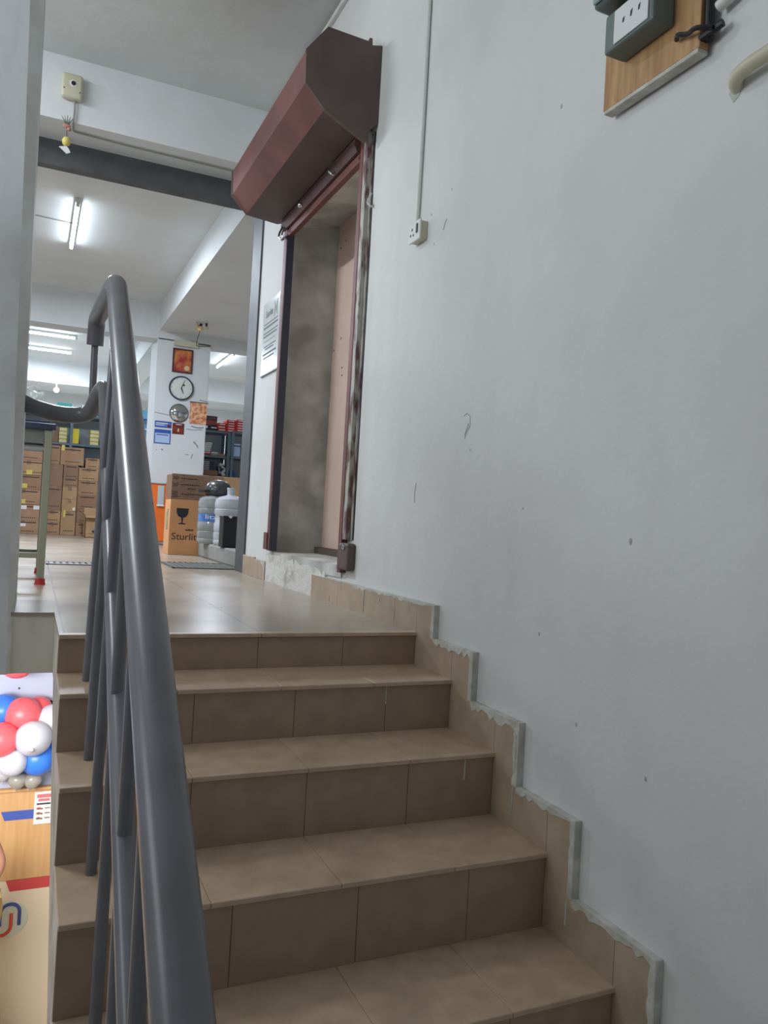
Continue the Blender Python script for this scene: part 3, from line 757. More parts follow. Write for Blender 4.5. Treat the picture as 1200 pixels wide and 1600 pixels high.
tube_lamp('tube light half hidden behind the grey post', 2.25, 8.7, 0.9, 'y', power=24)
tube_lamp('unseen tube light added further left to brighten the shop', -3.4, 4.9, 1.22, 'y', power=80)  # extra lamp out of view, added for brightness
b = BM(); tube(b, [(-1.11, 4.9, 2.855), (-2.2, 4.8, 2.855), (-3.4, 4.85, 2.855)], .006, 6)
tag(obj('ceiling_wire', b, pm('grey_cable', rgb(150, 150, 142), .5)), 'thin wire across the shop ceiling to the nearest tube light', 'wire')
bl = thing('round_bulb', 'small round lit bulb under the far white beam', 'light bulb', (-1.03, 12.05, 2.30))
b = BM(); ball(b, (-1.03, 12.05, 2.34), .045); obj('globe', b, M_bulb, bl, True)
b = BM(); tube(b, [(-1.03, 12.05, 2.38), (-1.03, 12.05, 2.42), (-1.03, 12.12, 2.46)], .014, 10); obj('bulb_holder', b, M_whitep, bl, True)

# hanging bulb holders near column top
hb = thing('hanging_bulbs', 'cluster of old bulbs and holders hanging from the lowered ceiling before the column', 'light bulb', (0.36, 6.5, 2.45))
b = BM(); tube(b, [(.34, 6.5, 2.53), (.335, 6.5, 2.50)], [.016, .016], 10); obj('holder', b, M_black, hb); b = BM(); tube(b, [(.40, 6.5, 2.545), (.402, 6.5, 2.51)], .012, 10); obj('holder', b, M_black, hb); b = BM(); tube(b, [(.29, 6.5, 2.545), (.31, 6.5, 2.51), (.33, 6.5, 2.49)], .003, 6); obj('wire', b, M_black, hb)
b = BM(); ball(b, (.335, 6.5, 2.475), .032, .032, .03); obj('bulb', b, pm('amber_glass', rgb(228, 206, 156), .2), hb, True)
b = BM(); ball(b, (.410, 6.5, 2.495), .016, .016, .022); obj('bulb', b, pm('amber_glass', rgb(228, 206, 156), .2), hb, True)
b = BM(); ball(b, (.30, 6.5, 2.487), .018, .018, .020); obj('bulb', b, pm('amber_glass', rgb(228, 206, 156), .2), hb, True)
b = BM(); tube(b, smooth_path([(.335, 6.5, 2.45), (.36, 6.8, 2.42), (.42, 7.18, 2.41), (.60, 7.19, 2.435)], .05, 4), .004, 6); obj('wire', b, M_ink, hb)

# ================================================================== THINGS ON THE COLUMN (front face y = 7.2)
b = BM(); box(b, .155, .445, 7.165, 7.2, 2.385, 2.455, .004, 1)
tag(obj('batten_holder', b, M_creamp), 'cream unlit batten box at the top of the white column', 'batten')
pf = thing('framed_picture', 'small dark framed red and gold picture on the white column above the clock', 'picture', (.268, 7.2, 2.06))
b = BM()
for x0, x1, z0, z1 in [(.150, .164, 2.065, 2.355), (.374, .388, 2.065, 2.355), (.164, .374, 2.341, 2.355), (.164, .374, 2.065, 2.079)]: box(b, x0, x1, 7.178, 7.2, z0, z1)
obj('frame', b, M_picframe, pf)
b = BM(); box(b, .163, .375, 7.190, 7.197, 2.078, 2.342); obj('print', b, M_picture, pf)
b = BM(); lathe(b, [(0, -.001), (.032, -.001), (.032, 0), (0, 0)], (.325, 7.190, 2.125), 24, 'y'); obj('round_emblem', b, pm('pale_gold', rgb(214, 200, 160), .5), pf)
ck = thing('wall_clock', 'round wall clock with dark rim on the white column', 'clock', (.272, 7.2, 1.73))
C0 = (.272, 7.2, 1.878)
b = BM(); lathe(b, [(.132, -.03), (.145, -.03), (.148, 0), (.128, 0)], C0, 48, 'y', True)
obj('rim', b, pm('dark_blue_rim', rgb(52, 56, 72), .4), ck, True)
b = BM(); lathe(b, [(0, -.018), (.134, -.018), (.134, -.004), (0, -.004)], C0, 48, 'y'); obj('dial', b, M_whitep, ck)
def hand(ang, L, w):
    b = BM(); a = math.radians(ang); ux, uz = math.sin(a), math.cos(a); px, pz = uz, -ux
    prism(b, [(C0[0] - px * w, C0[2] - pz * w), (C0[0] + px * w, C0[2] + pz * w), (C0[0] + ux * L + px * w * .4, C0[2] + uz * L + pz * w * .4), (C0[0] + ux * L - px * w * .4, C0[2] + uz * L - pz * w * .4)], 'y', 7.178, 7.180)
    return b
obj('minute_hand', hand(20, .105, .005), M_ink, ck); obj('hour_hand', hand(158, .075, .008), M_ink, ck)
for k in range(12):
    a = k * PI / 6; b = BM(); ball(b, (C0[0] + math.sin(a) * .115, 7.1815, C0[2] + math.cos(a) * .115), .004, .0008, .004, 8, 6); obj('hour_mark', b, M_ink, ck)
b = BM(); box(b, .285, .312, 7.179, 7.181, 1.905, 1.925); obj('dial_emblem', b, M_darkgrey, ck)
cm = thing('convex_mirror', 'round silvery convex mirror on the white column below the clock', 'mirror', (.264, 7.2, 1.46))
b = BM(); lathe(b, [(0, -.045), (.03, -.043), (.06, -.036), (.085, -.025), (.105, -.008), (.105, 0), (0, 0)], (.264, 7.19, 1.572), 40, 'y'); obj('mirror_dome', b, M_mirror, cm, True)
b = BM(); lathe(b, [(.100, -.008), (.112, -.012), (.114, 0), (.100, 0)], (.264, 7.2, 1.572), 40, 'y', True); obj('rim', b, M_darkgrey, cm, True)
b = BM(); box(b, .392, .598, 7.194, 7.2, 1.462, 1.722); dz = tag(obj('paper_picture', b, M_deity), 'orange and pink floral paper picture on the right edge of the white column', 'picture')
b = BM(); box(b, .385, .61, 7.19, 7.2, 1.722, 1.732); obj('top_strip', b, M_redox_dark, dz)
def sticker(x0, x1, z0, z1, frame_mat, in_mat, label):
    t = thing('sticker', label, 'sticker', ((x0 + x1) / 2, 7.2, z0))
    b = BM(); box(b, x0, x1, 7.1965, 7.2, z0, z1); obj('border', b, frame_mat, t)
    b = BM(); box(b, x0 + .012, x1 - .012, 7.195, 7.1968, z0 + .012, z1 - (.045 if z1 - z0 > .12 else .02)); obj('inner_panel', b, in_mat, t)
    return t
t = sticker(-.012, .185, 1.378, 1.456, M_bluel, pm('mid_blue_print', rgb(96, 132, 200), .6), 'small blue landscape sticker on the white column, upper of the two blue ones')
b = BM(); box(b, .00, .14, 7.1935, 7.195, 1.425, 1.436); box(b, .00, .10, 7.1935, 7.195, 1.405, 1.412); obj('white_lines', b, M_whitepaper, t)
b = BM(); box(b, .135, .172, 7.1935, 7.195, 1.388, 1.420); obj('brown_picture', b, M_maroon, t)
t = sticker(-.012, .182, 1.183, 1.356, M_bluel, M_bluepale, 'blue bordered white sticker on the white column, lower of the two blue ones')
b = BM(); box(b, .015, .155, 7.1935, 7.195, 1.285, 1.296); obj('dark_heading', b, M_bluel, t)
t = sticker(.197, .336, 1.316, 1.450, M_maroon, pm('flame_print', rgb(150, 56, 36), .5, col2=rgb(90, 30, 28), scale=20, fac=1), 'dark red sticker with a small flame beside the blue stickers')
b = BM(); ball(b, (.268, 7.1945, 1.365), .010, .001, .024, 10, 8); obj('flame', b, pm('pale_flame', rgb(236, 190, 150), .5), t)
b = BM(); box(b, .235, .305, 7.1935, 7.195, 1.428, 1.437); obj('white_heading', b, M_whitepaper, t)
b = BM()
tube(b, [(.465, 7.199, 1.245), (.50, 7.199, 1.20), (.52, 7.199, 1.165)], [.002, .006, .002], 6); tube(b, [(.455, 7.199, 1.24), (.515, 7.199, 1.19)], .003, 6)
tube(b, [(.44, 7.199, 1.03), (.455, 7.199, 1.09)], .003, 6); tube(b, [(.37, 7.199, 1.08), (.41, 7.199, 1.075)], .003, 6)
tube(b, [(.36, 7.199, 1.39), (.45, 7.199, 1.385), (.56, 7.199, 1.40)], .003, 6); tube(b, [(.42, 7.199, 1.43), (.5, 7.199, 1.415), (.57, 7.199, 1.425)], .005, 6)
tube(b, [(.08, 7.199, 1.12), (.10, 7.199, 1.11)], .006, 6); tube(b, [(.02, 7.199, 1.11), (.03, 7.199, 1.105)], .004, 6); tube(b, [(.5, 7.199, 1.76), (.60, 7.199, 1.745)], .004, 6)
tube(b, [(-.02, 7.199, 1.555), (.15, 7.199, 1.535)], .003, 6)
obj('scuff_marks', b, pm('dark_scuff', rgb(112, 108, 110), .9), column)

# ================================================================== CARTONS
def carton(x0, x1, y0, y1, z0, z1, mat, label, group, print_=True, lab=None, name='cardboard_box', tape=True):
    t = thing(name, label, 'box', ((x0 + x1) / 2, (y0 + y1) / 2, z0), group)
    b = BM(); box(b, x0, x1, y0, y1, z0, z1, 0.005, 2); obj('carton_body', b, mat, t)
    w, h = x1 - x0, z1 - z0
    if tape:
        b = BM(); m = (x0 + x1) / 2; box(b, m - .0225, m + .0225, y0 - .0008, y1, z1 - .0004, z1 + .0006); box(b, m - .0225, m + .0225, y0 - .0009, y0, z1 - min(.05, h * .3), z1); obj('tape_strip', b, M_tape, t)
    if print_:
        b = BM()
        box(b, x0 + w * .15, x0 + w * .85, y0 - .001, y0, z1 - h * .14 - .006, z1 - h * .14 + .008)
        x = x0 + w * .22
        while x < x0 + w * .78:
            box(b, x, x + .016, y0 - .001, y0, z0 + h * .16, z0 + h * .16 + .012); x += .024
        obj('printed_band', b, M_black2, t)
    if lab:
        for (lx0, lx1, lz0, lz1, lm, nm) in lab:
            b = BM(); box(b, x0 + w * lx0, x0 + w * lx1, y0 - .0015, y0, z0 + h * lz0, z0 + h * lz1); obj(nm, b, lm, t)
    return t
G = 'cardboard cartons stacked at the back of the shop'
YL = lambda a, c: (a, a + .14, c, c + .3, M_yelllab, 'yellow_label')
WL = lambda a, c: (a, a + .17, c, c + .24, M_whitepaper, 'white_label')
zs = [0, .16, .36, .545, .725, .905, 1.095]
nm = ['bottom', 'second from the floor', 'third from the floor', 'fourth from the floor', 'fifth from the floor', 'topmost']
for k in range(6):
    x0 = [-1.62, -1.64, -1.63, -1.62, -1.60, -1.63][k]; x1 = [-1.175, -1.165, -1.18, -1.17, -1.125, -1.17][k]
    lb = [[WL(.42, .55)], [WL(.42, .7), WL(.75, .72)], [YL(.42, .05)], [YL(.42, .1)], [YL(.45, .05)], [YL(.45, .68)]][k]
    carton(x0, x1, 8.10 + .01 * (k % 2), 8.52, zs[k], zs[k + 1], M_cart[(k + 1) % 3 if k > 1 else 0], 'wide brown carton seen behind the table leg, %s of its stack' % nm[k], G, True, lb)
zs = [0, .155, .30, .61, .885, 1.12]
nm = ['bottom', 'second from the floor', 'third from the floor', 'fourth from the floor', 'topmost']
for k in range(5):
    carton(-1.155 if k < 2 else -1.14, -.968 if k < 4 else -1.012, 8.12, 8.52, zs[k], zs[k + 1], M_cart[[0, 2, 3, 3, 1][k]], 'narrow dark brown carton right of the table leg, %s' % nm[k], G, k != 3)
zs = [0, .30, .455, .61, .712, .885, 1.108]
nm = ['bottom', 'second from the floor', 'third from the floor', 'fourth from the floor', 'fifth from the floor', 'topmost']
for k in range(6):
    lb = [[YL(.15, .75)], [WL(.75, .1)], None, None, None, [YL(.02, .8)]][k]
    x0, x1 = (-.962, -.79) if k < 5 else (-1.008, -.735)
    carton(x0, x1, 8.11, 8.5, zs[k], zs[k + 1], M_cart[[2, 2, 2, 1, 3, 0][k]], 'brown carton in the stack under the yellow packs, %s' % nm[k], G, k not in (1, 2), lb)
zs = [0, .16, .335, .515, .70, .862, .99]
for k in range(6):
    carton(-.785 if k < 5 else -.71, -.545, 8.13, 8.5, zs[k], zs[k + 1], M_cart[[0, 1, 1, 0, 2, 2][k]], 'brown carton in the stack just left of the railing, %s' % nm[k], G)
zs = [0, .28, .52, .80]
for k in range(3):
    carton(-.52, -.22, 8.16, 8.5, zs[k], zs[k + 1], M_cart[k], 'brown carton in the stack behind the handrail, %s of its stack' % ['bottom', 'middle', 'topmost'][k], G)
# open carton on the floor in front
oc = thing('open_cardboard_box', 'open light brown carton with flaps up, standing on the floor before the stacks', 'box', (-.6, 7.75, 0))
x0, x1, y0, y1 = -.70, -.50, 7.62, 7.95
b = BM(); t_ = .006
box(b, x0, x1, y0, y0 + t_, 0, .27); box(b, x0, x1, y1 - t_, y1, 0, .27); box(b, x0, x0 + t_, y0, y1, 0, .27); box(b, x1 - t_, x1, y0, y1, 0, .27); box(b, x0, x1, y0, y1, 0, t_)
obj('carton_body', b, M_cart[2], oc)
b = BM(); prism(b, [(y1, .27), (y1 + .05, .36), (y1 + .056, .357), (y1 + .006, .266)], 'x', x0, x1); obj('flap', b, M_cart[2], oc)
b = BM(); prism(b, [(y0, .27), (y0 - .05, .245), (y0 - .05, .24), (y0, .264)], 'x', x0, x1); obj('flap', b, M_cart[2], oc)
b = BM(); prism(b, [(x0, .27), (x0 - .05, .33), (x0 - .055, .326), (x0 - .004, .265)], 'y', y0, y1); obj('flap', b, M_cart[2], oc)
b = BM(); ball(b, (-.60, y0 - .001, .075), .022, .001, .018, 10, 8); box(b, -.66, -.55, y0 - .001, y0, .045, .05); obj('printed_mark', b, M_black2, oc)

# big glass-marked carton
st = thing('cardboard_box', 'tall orange-brown taped carton marked with a glass symbol and Sturlite, on the floor', 'box', (-.06, 4.62, 0))
b = BM(); box(b, -.20, .10, 4.46, 4.78, 0, .71, .004, 2); bdy = obj('carton_body', b, M_sturl, st)
b = BM(); box(b, -.2015, .1015, 4.4585, 4.7815, .485, .7105, .003, 1); obj('wrapped_tape', b, M_tape, st)
b = BM()
for z_ in (.66, .60, .53, .50):
    for k in range(3): prism(b, [(-.195 + k * .016, z_), (-.180 + k * .016, z_ + .016), (-.195 + k * .016, z_ + .032), (-.189 + k * .016, z_ + .032), (-.174 + k * .016, z_ + .016), (-.189 + k * .016, z_)], 'y', 4.4565, 4.4585)
for z_, a, c in ((.665, -.12, .01), (.612, -.12, .03), (.578, -.06, .0), (.53, -.11, .08)):
    x = a
    while x < c: box(b, x, x + .013, 4.4565, 4.4585, z_, z_ + .010); x += .018
obj('tape_print', b, M_black2, st)
gx, gz = -.093, .39
b = BM(); prism(b, [(gx - .052, gz + .02), (gx + .052, gz + .02), (gx + .05, gz - .02), (gx + .036, gz - .05), (gx + .008, gz - .064), (gx + .005, gz - .108), (gx + .03, gz - .112), (gx + .03, gz - .120), (gx - .03, gz - .120), (gx - .03, gz - .112), (gx - .005, gz - .108), (gx - .008, gz - .064), (gx - .036, gz - .05), (gx - .05, gz - .02)], 'y', 4.4585, 4.4602)
obj('glass_symbol', b, M_ink, st)
obj('lettering', text_bm('Sturlite', .082, (-.178, 4.4596, .135), (1, 0, 0), (0, 0, 1), .001, .255), M_black2, st)
b = BM(); prism(b, [(-.06, .215), (.008, .215), (.008, .229), (-.012, .226), (-.030, .230), (-.045, .225), (-.06, .229)], 'y', 4.4585, 4.460); obj('small_print_line', b, M_black2, st)
b = BM(); box(b, -.2012, -.200, 4.55, 4.70, .215, .40); obj('side_label', b, pm('grey_print_block', rgb(112, 106, 92), .7, col2=rgb(190, 176, 120), scale=14, fac=.9), st)
st.rotation_euler = (0, 0, math.radians(-1.0))
carton(.115, .36, 4.95, 5.25, 0, .735, M_cart[1], 'tall brown carton standing just behind the glass-marked carton', None, False)

# ================================================================== SHELVES
def shelf_unit(label, x0, x1, y0, y1, boards, top, back=True, mid=None):
    t = thing('shelf_unit', label, 'shelf', ((x0 + x1) / 2, (y0 + y1) / 2, 0))
    xs = [x0, x1] + (mid or [])
    for x in xs:
        for y in (y0, y1):
            b = BM(); s = 1 if x < (x0 + x1) / 2 or x in (mid or []) else -1
            box(b, x, x + s * .035, y - .002, y + .002, 0, top); box(b, x, x + s * .003, y, y + (.03 if y == y0 else -.03), 0, top)
            obj('upright', b, M_steelsh, t)
    for z in boards:
        b = BM(); box(b, x0 + .004, x1 - .004, y0 + .003, y1 - .003, z - .028, z, .002, 1); obj('shelf_board', b, M_steelsh, t)
    if back:
        b = BM(); box(b, x0, x1, y1 + .003, y1 + .007, .05, top); obj('back_panel', b, M_shelfback, t)
    return t
shelf_unit('long steel shelf behind the carton stacks at the left', -2.2, .18, 8.8, 9.2, [.45, .85, 1.21, 1.60], 1.61, True, [-.89])
shelf_unit('blue-grey steel shelf right of the column, left of the pair', .10, 1.095, 8.0, 8.38, [.5, .885, 1.155, 1.49], 1.49)
shelf_unit('blue-grey steel shelf at the grey post, right of the pair', 1.112, 2.1, 8.0, 8.38, [.5, .885, 1.165, 1.505], 1.505)
def pack(name, label, cat, group, x0, x1, y0, y1, z0, z1, mat, bands=None, lid=None):
    t = thing(name, label, cat, ((x0 + x1) / 2, (y0 + y1) / 2, z0), group)
    b = BM(); box(b, x0, x1, y0, y1, z0, z1, .004, 1); obj('pack_body', b, mat, t)
    if bands:
        b = BM()
        for fx0, fx1, fz0, fz1 in bands: box(b, x0 + (x1 - x0) * fx0, x0 + (x1 - x0) * fx1, y0 - .001, y0, z0 + (z1 - z0) * fz0, z0 + (z1 - z0) * fz1)
        obj('printed_band', b, lid or M_whitepaper, t)
    return t
gy = 'yellow packs on the shelf above the cartons'
for (xa, xb, tp, ds) in ((-1.025, -.925, 4, 'left'), (-.862, -.775, 1, 'middle'), (-.635, -.525, 4, 'right')):
    h = .205 / tp
    for k in range(tp):
        pos = {4: ['bottom', 'second', 'third', 'topmost'][k % 4], 1: 'single upright'}[tp if tp == 1 else 4]
        pack('yellow_pack', ('pale yellow flat pack, %s of the %s pile on the shelf' % (pos, ds)) if tp > 1 else 'bright yellow upright pack between the two yellow piles', 'pack', gy, xa, xb, 8.81, 9.05, 1.211 + h * k, 1.211 + h * (k + 1) - .003, M_yellow if tp == 1 else pm('pale_yellow_pack', rgb(226, 212, 110), .5, col2=rgb(236, 224, 160), scale=12), [(.1, .9, .35, .6)] if tp > 1 else None)
pack('cardboard_box', 'plain brown box on the shelf left of the yellow piles', 'box', None, -1.17, -1.035, 8.81, 9.1, 1.211, 1.41, M_cart[3])
gt = 'teal boxes on top of the long shelf'
for k, (xa, xb, za, zb, lb) in enumerate([(-1.07, -.885, 1.601, 1.75, 'teal box on the shelf top, leftmost'), (-.875, -.70, 1.601, 1.705, 'low teal box on the shelf top, middle one'), (-.69, -.50, 1.601, 1.74, 'teal box on the shelf top, rightmost')]):
    pack('teal_box', lb, 'box', gt, xa, xb, 8.83, 9.12, za, zb, M_teal, [(.1, .9, .1, .25)], pm('dark_teal_print', rgb(36, 110, 108), .6))
gb = 'blue packs between the handrail and the column'
for k, (za, zb) in enumerate([(1.21, 1.33), (1.335, 1.47), (1.475, 1.58)]):
    pack('blue_pack', 'blue and white pack beside the white column, %s of the pile' % ['bottom', 'middle', 'top'][k], 'pack', gb, .0, .14, 8.815, 9.05, za, zb, M_bluepk, [(.05, .95, .1, .3)])
pack('blue_pack', 'light blue pack on the shelf top beside the white column', 'pack', None, -.02, .14, 8.81, 9.05, 1.601, 1.76, pm('light_blue_pack', rgb(120, 186, 224), .5), [(.05, .95, .05, .25)], M_bluel)
pack('mixed_pack', 'small white and blue pack on the shelf behind the brown cartons', 'pack', None, -.72, -.56, 8.83, 9.05, .851, .99, M_bluepale, [(.1, .4, .2, .8)], M_cart[2])
# red cartons
gr_ = 'red cartons on top of the right-hand shelves'
for c, (xa, xb, base) in enumerate([(1.035, 1.16, 1.491), (1.165, 1.285, 1.506)]):
    for k in range(5):
        z0 = base + k * .033
        xx0 = xa if c or True else xa
        pack('red_carton', 'flat red carton in the %s, %s' % (['pile above the shelf uprights', 'pile touching the grey post'][c], ['bottom', 'second', 'third', 'fourth', 'topmost'][k]), 'box', gr_, xx0 if not (c == 0 and k < 0) else xx0, xb, 8.01 + .003 * (k % 2), 8.25, z0, z0 + .0315, M_red, [(.2, .8, .3, .7)])
for k in range(3):
    z0 = 1.491 + k * .037
    pack('red_carton', 'flat red carton in the lower pile left of the tall red piles, %s' % ['bottom', 'middle', 'topmost'][k], 'box', gr_, .92 - .012 * (k % 2), 1.03, 8.01, 8.25, z0, z0 + .0355, M_red, [(.15, .85, .3, .7)])
pack('black_carton', 'black carton with white marks under the dark red one, on the shelf top', 'box', None, .70, .915, 8.01, 8.25, 1.491, 1.562, M_black, [(.2, .38, .3, .8), (.6, .95, .4, .6)])
pack('maroon_carton', 'dull red carton on the black one on the shelf top', 'box', None, .70, .905, 8.01, 8.25, 1.5625, 1.622, pm('dull_red', rgb(150, 66, 66), .6))
pack('black_carton', 'dark brown carton topmost on the shelf beside the column', 'box', None, .70, .905, 8.01, 8.25, 1.6225, 1.682, pm('dark_brown_carton', rgb(78, 64, 66), .6), [(.45, .9, .3, .6)], M_redox)
for k in range(5):
    pack('white_small_box', 'small white box stacked on the middle shelf beside the column, %s' % ['bottom', 'second', 'third', 'fourth', 'topmost'][k], 'box', 'small white boxes on the middle shelf', .755 + .006 * k, .832 + .006 * k, 8.01, 8.1, 1.200 + k * .025, 1.224 + k * .025, M_whitep, [(.1, .9, .1, .3)], M_darkgrey)
pack('red_carton', 'small red carton under the small white boxes on the middle shelf', 'box', None, .745, .845, 8.01, 8.2, 1.156, 1.1995, pm('deep_red_carton', rgb(178, 50, 56), .6), [(.1, .9, .6, .85)])
pack('white_small_box', 'flat pale box lying beside the small red carton on the middle shelf', 'box', None, .85, .935, 8.01, 8.2, 1.156, 1.203, pm('pale_grey_box', rgb(160, 150, 156), .6), [(0, 1, .6, .95)])
pack('flat_carton', 'very flat brown-pink carton at the right end of the middle shelf', 'box', None, .94, 1.04, 8.01, 8.2, 1.156, 1.185, pm('brown_pink', rgb(170, 128, 122), .7))
pack('blue_bin_box', 'light blue tall box with darker lid on the right-hand shelf', 'box', None, 1.125, 1.24, 8.01, 8.25, 1.166, 1.34, pm('light_blue_box', rgb(166, 196, 226), .5), [(0, 1, .78, .86)], M_ink)
for k in range(5):
    pack('dark_small_box', 'thin dark box with white end in the lowest visible pile, %s' % ['bottom', 'second', 'third', 'fourth', 'topmost'][k], 'box', 'thin dark boxes on the low shelf', .73, .90, 8.01, 8.2, .955 + k * .024, .978 + k * .024, pm('dark_blue_grey_box', rgb(62, 64, 80), .6), [(.05, .6, .3, .7)])
pack('cardboard_box', 'low brown box under the thin dark boxes on the low shelf', 'box', None, .73, .95, 8.01, 8.25, .886, .954, M_cart[1])
mx_ = thing('wrapped_parcel', 'black and white patterned parcel on the low shelf left of the upright', 'parcel', (1.01, 8.1, .886))
b = BM(); box(b, .965, 1.06, 8.01, 8.2, .886, 1.03, .012, 2); obj('parcel_body', b, pm('black_white_pattern', rgb(214, 212, 222), .5, col2=rgb(40, 40, 52), scale=26, fac=1.0, ramp=(.47, .53)), mx_)
b = BM(); box(b, .97, 1.04, 8.01, 8.15, 1.031, 1.056, .004, 1); obj('white_top', b, M_whitep, mx_)
b = BM(); lathe(b, [(0, 0), (.052, 0), (.05, .03), (.038, .075), (.02, .09), (0, .09)], (1.155, 8.08, .886), 20)
tag(obj('blue_bag', b, pm('blue_cloth', rgb(38, 84, 160), .8), None, True), 'small blue bundle on the low shelf beside the grey post', 'bundle')
b = BM(); lathe(b, [(0, 0), (.05, 0), (.058, .035), (.056, .05), (0, .05)], (1.18, 8.08, 1.087), 20)
b.free()
pack('cardboard_box', 'weathered light carton on the floor behind the bottles and helmet', 'box', None, .74, 1.12, 7.2, 7.6, 0, .84, M_cart[2])

# orange cabinet in front of the column
oc = thing('orange_cabinet', 'orange plastic cabinet with a pale panel before the column', 'cabinet', (-.06, 6.5, 0))
b = BM(); box(b, -.30, .20, 6.3, 6.7, .04, .67, .006, 2); obj('cabinet_body', b, M_orange, oc)
b = BM(); box(b, -.056, .012, 6.292, 6.3, .44, .65, .002, 1); obj('pale_panel', b, pm('pale_grey_panel', rgb(176, 184, 188), .5), oc)
b = BM(); box(b, -.30, .20, 6.29, 6.71, .67, .69, .003, 1); obj('grey_top', b, M_shelfback, oc)
b = BM(); box(b, -.063, .015, 6.285, 6.292, .425, .442); obj('shelf_lip', b, M_whitep, oc)
for x_ in (-.28, -.05, .18):
    b = BM(); box(b, x_ - .02, x_ + .02, 6.32, 6.36, 0, .04); obj('foot', b, M_black, oc)

# ================================================================== CEMENT BLOCK, WATER BOTTLES, HELMET, BIN
b = BM(); box(b, .05, 1.3, 3.02, 4.42, 0, .125, .012, 2)
tag(obj('cement_block', b, M_cement), 'low grey cement platform on the floor carrying the water bottles', 'platform')
def bottle(x, y, z, mat, label, handle):
    t = thing('water_bottle', label, 'water bottle', (x, y, z), 'large water cooler bottles')
    prof = [(0, 0), (.110, 0), (.122, .012), (.124, .035), (.118, .045), (.124, .058), (.124, .10), (.117, .108), (.124, .118), (.124, .175), (.116, .185), (.116, .245), (.124, .255), (.124, .290), (.117, .298), (.124, .308), (.124, .345), (.116, .375), (.085, .395), (.045, .405), (.030, .412), (.030, .455), (.034, .458), (.034, .470), (0, .470)]
    b = BM(); lathe(b, prof, (x, y, z), 36); obj('bottle_body', b, mat, t, True)
    return t
b1 = bottle(.093, 4.10, .125, M_bottle, 'clear ribbed water bottle with a blue label, left of the two', False)
b = BM(); lathe(b, [(.1172, .185), (.1185, .186), (.1185, .262), (.1172, .263)], (.093, 4.10, .125), 36, 'z', True); lb = obj('blue_label', b, pm('blue_bottle_label', rgb(64, 112, 190), .4, col2=rgb(120, 160, 214), scale=9, fac=.9), b1, True)
tb = text_bm('litzz', .06, (0, 0, 0), (1, 0, 0), (0, 0, 1), 0, .13)
for v in tb.verts:
    a = -PI / 2 - 0.75 + v.co.x / .119
    v.co = Vector((.093 + math.cos(a) * .1192, 4.10 + math.sin(a) * .1192, .125 + .207 + v.co.z * .9))
obj('label_lettering', tb, M_whitepaper, lb)
b2 = bottle(.168, 3.80, .125, M_bottlew, 'milky empty water bottle with an upturned neck, standing behind the black bin', True)
b = BM(); box(b, .034, .200, 3.42, 3.56, .125, .365, .010, 2)
bn = thing('black_bin', 'black square bin standing before the milky water bottle', 'bin', (.106, 3.49, .125))
obj('bin_body', b, M_black, bn)
b = BM(); box(b, .030, .204, 3.416, 3.564, .355, .368, .004, 1); obj('bin_rim', b, M_black, bn)
b = BM(); prism(b, [(.068, .368), (.088, .372), (.10, .366), (.092, .35), (.08, .352)], 'y', 3.410, 3.416); obj('white_tag', b, M_whitep, bn)
HX, HY, HZ = .135, 4.12, .535
hm = thing('helmet', 'dark grey riding helmet with black peak resting on top of the left water bottle', 'helmet', (HX, HY, HZ))
b = BM(); lathe(b, [(.098, .0), (.108, .02), (.112, .045), (.106, .075), (.088, .102), (.060, .120), (.03, .129), (0, .131)], (HX, HY, HZ), 32); obj('shell', b, M_helmet, hm, True)
b = BM(); prism(b, [(HX - .08, HY - .07), (HX - .13, HY - .06), (HX - .165, HY), (HX - .13, HY + .05), (HX - .08, HY + .07)], 'z', HZ + .018, HZ + .040); obj('visor_peak', b, M_black, hm)
b = BM(); lathe(b, [(.094, -.008), (.104, -.004), (.106, .010), (.096, .010)], (HX, HY, HZ), 32, 'z', True); obj('edge_trim', b, M_black, hm, True)
b = BM(); ball(b, (HX - .06, HY - .092, HZ + .045), .024, .010, .010, 10, 8); obj('pale_decal', b, M_teal_g, hm)
st2 = carton(.14, .52, 4.45, 4.72, 0, .50, M_cart[0], 'brown carton on the floor right behind the water bottles', None, False)

# ================================================================== FLOOR GRATES
def grate(x0, x1, y0, y1, label, n):
    t = thing('floor_grate', label, 'floor grate', ((x0 + x1) / 2, (y0 + y1) / 2, 0), 'dark floor grates inside the entrance')
    b = BM(); box(b, x0, x1, y0, y0 + .02, 0, .006); box(b, x0, x1, y1 - .02, y1, 0, .006); box(b, x0, x0 + .015, y0, y1, 0, .006); box(b, x1 - .015, x1, y0, y1, 0, .006); obj('frame', b, M_darkgrey, t)
    b = BM()
    for k in range(n):
        x = x0 + .015 + (x1 - x0 - .03) * (k + .5) / n; box(b, x - .011, x + .011, y0 + .02, y1 - .02, 0.0005, .005)
    obj('bars', b, pm('worn_grate_metal', rgb(122, 122, 114), .5), t)
    b = BM(); box(b, x0 + .01, x1 - .01, y0 + .01, y1 - .01, .0002, .0012); obj('dark_slots', b, M_black, t)
    return t
grate(-.42, .06, 2.84, 3.42, 'dark slotted floor grate before the tall orange-brown carton', 11)
grate(-1.20, -.86, 2.88, 3.10, 'dark narrow floor grate left of the railing beside the table leg', 8)

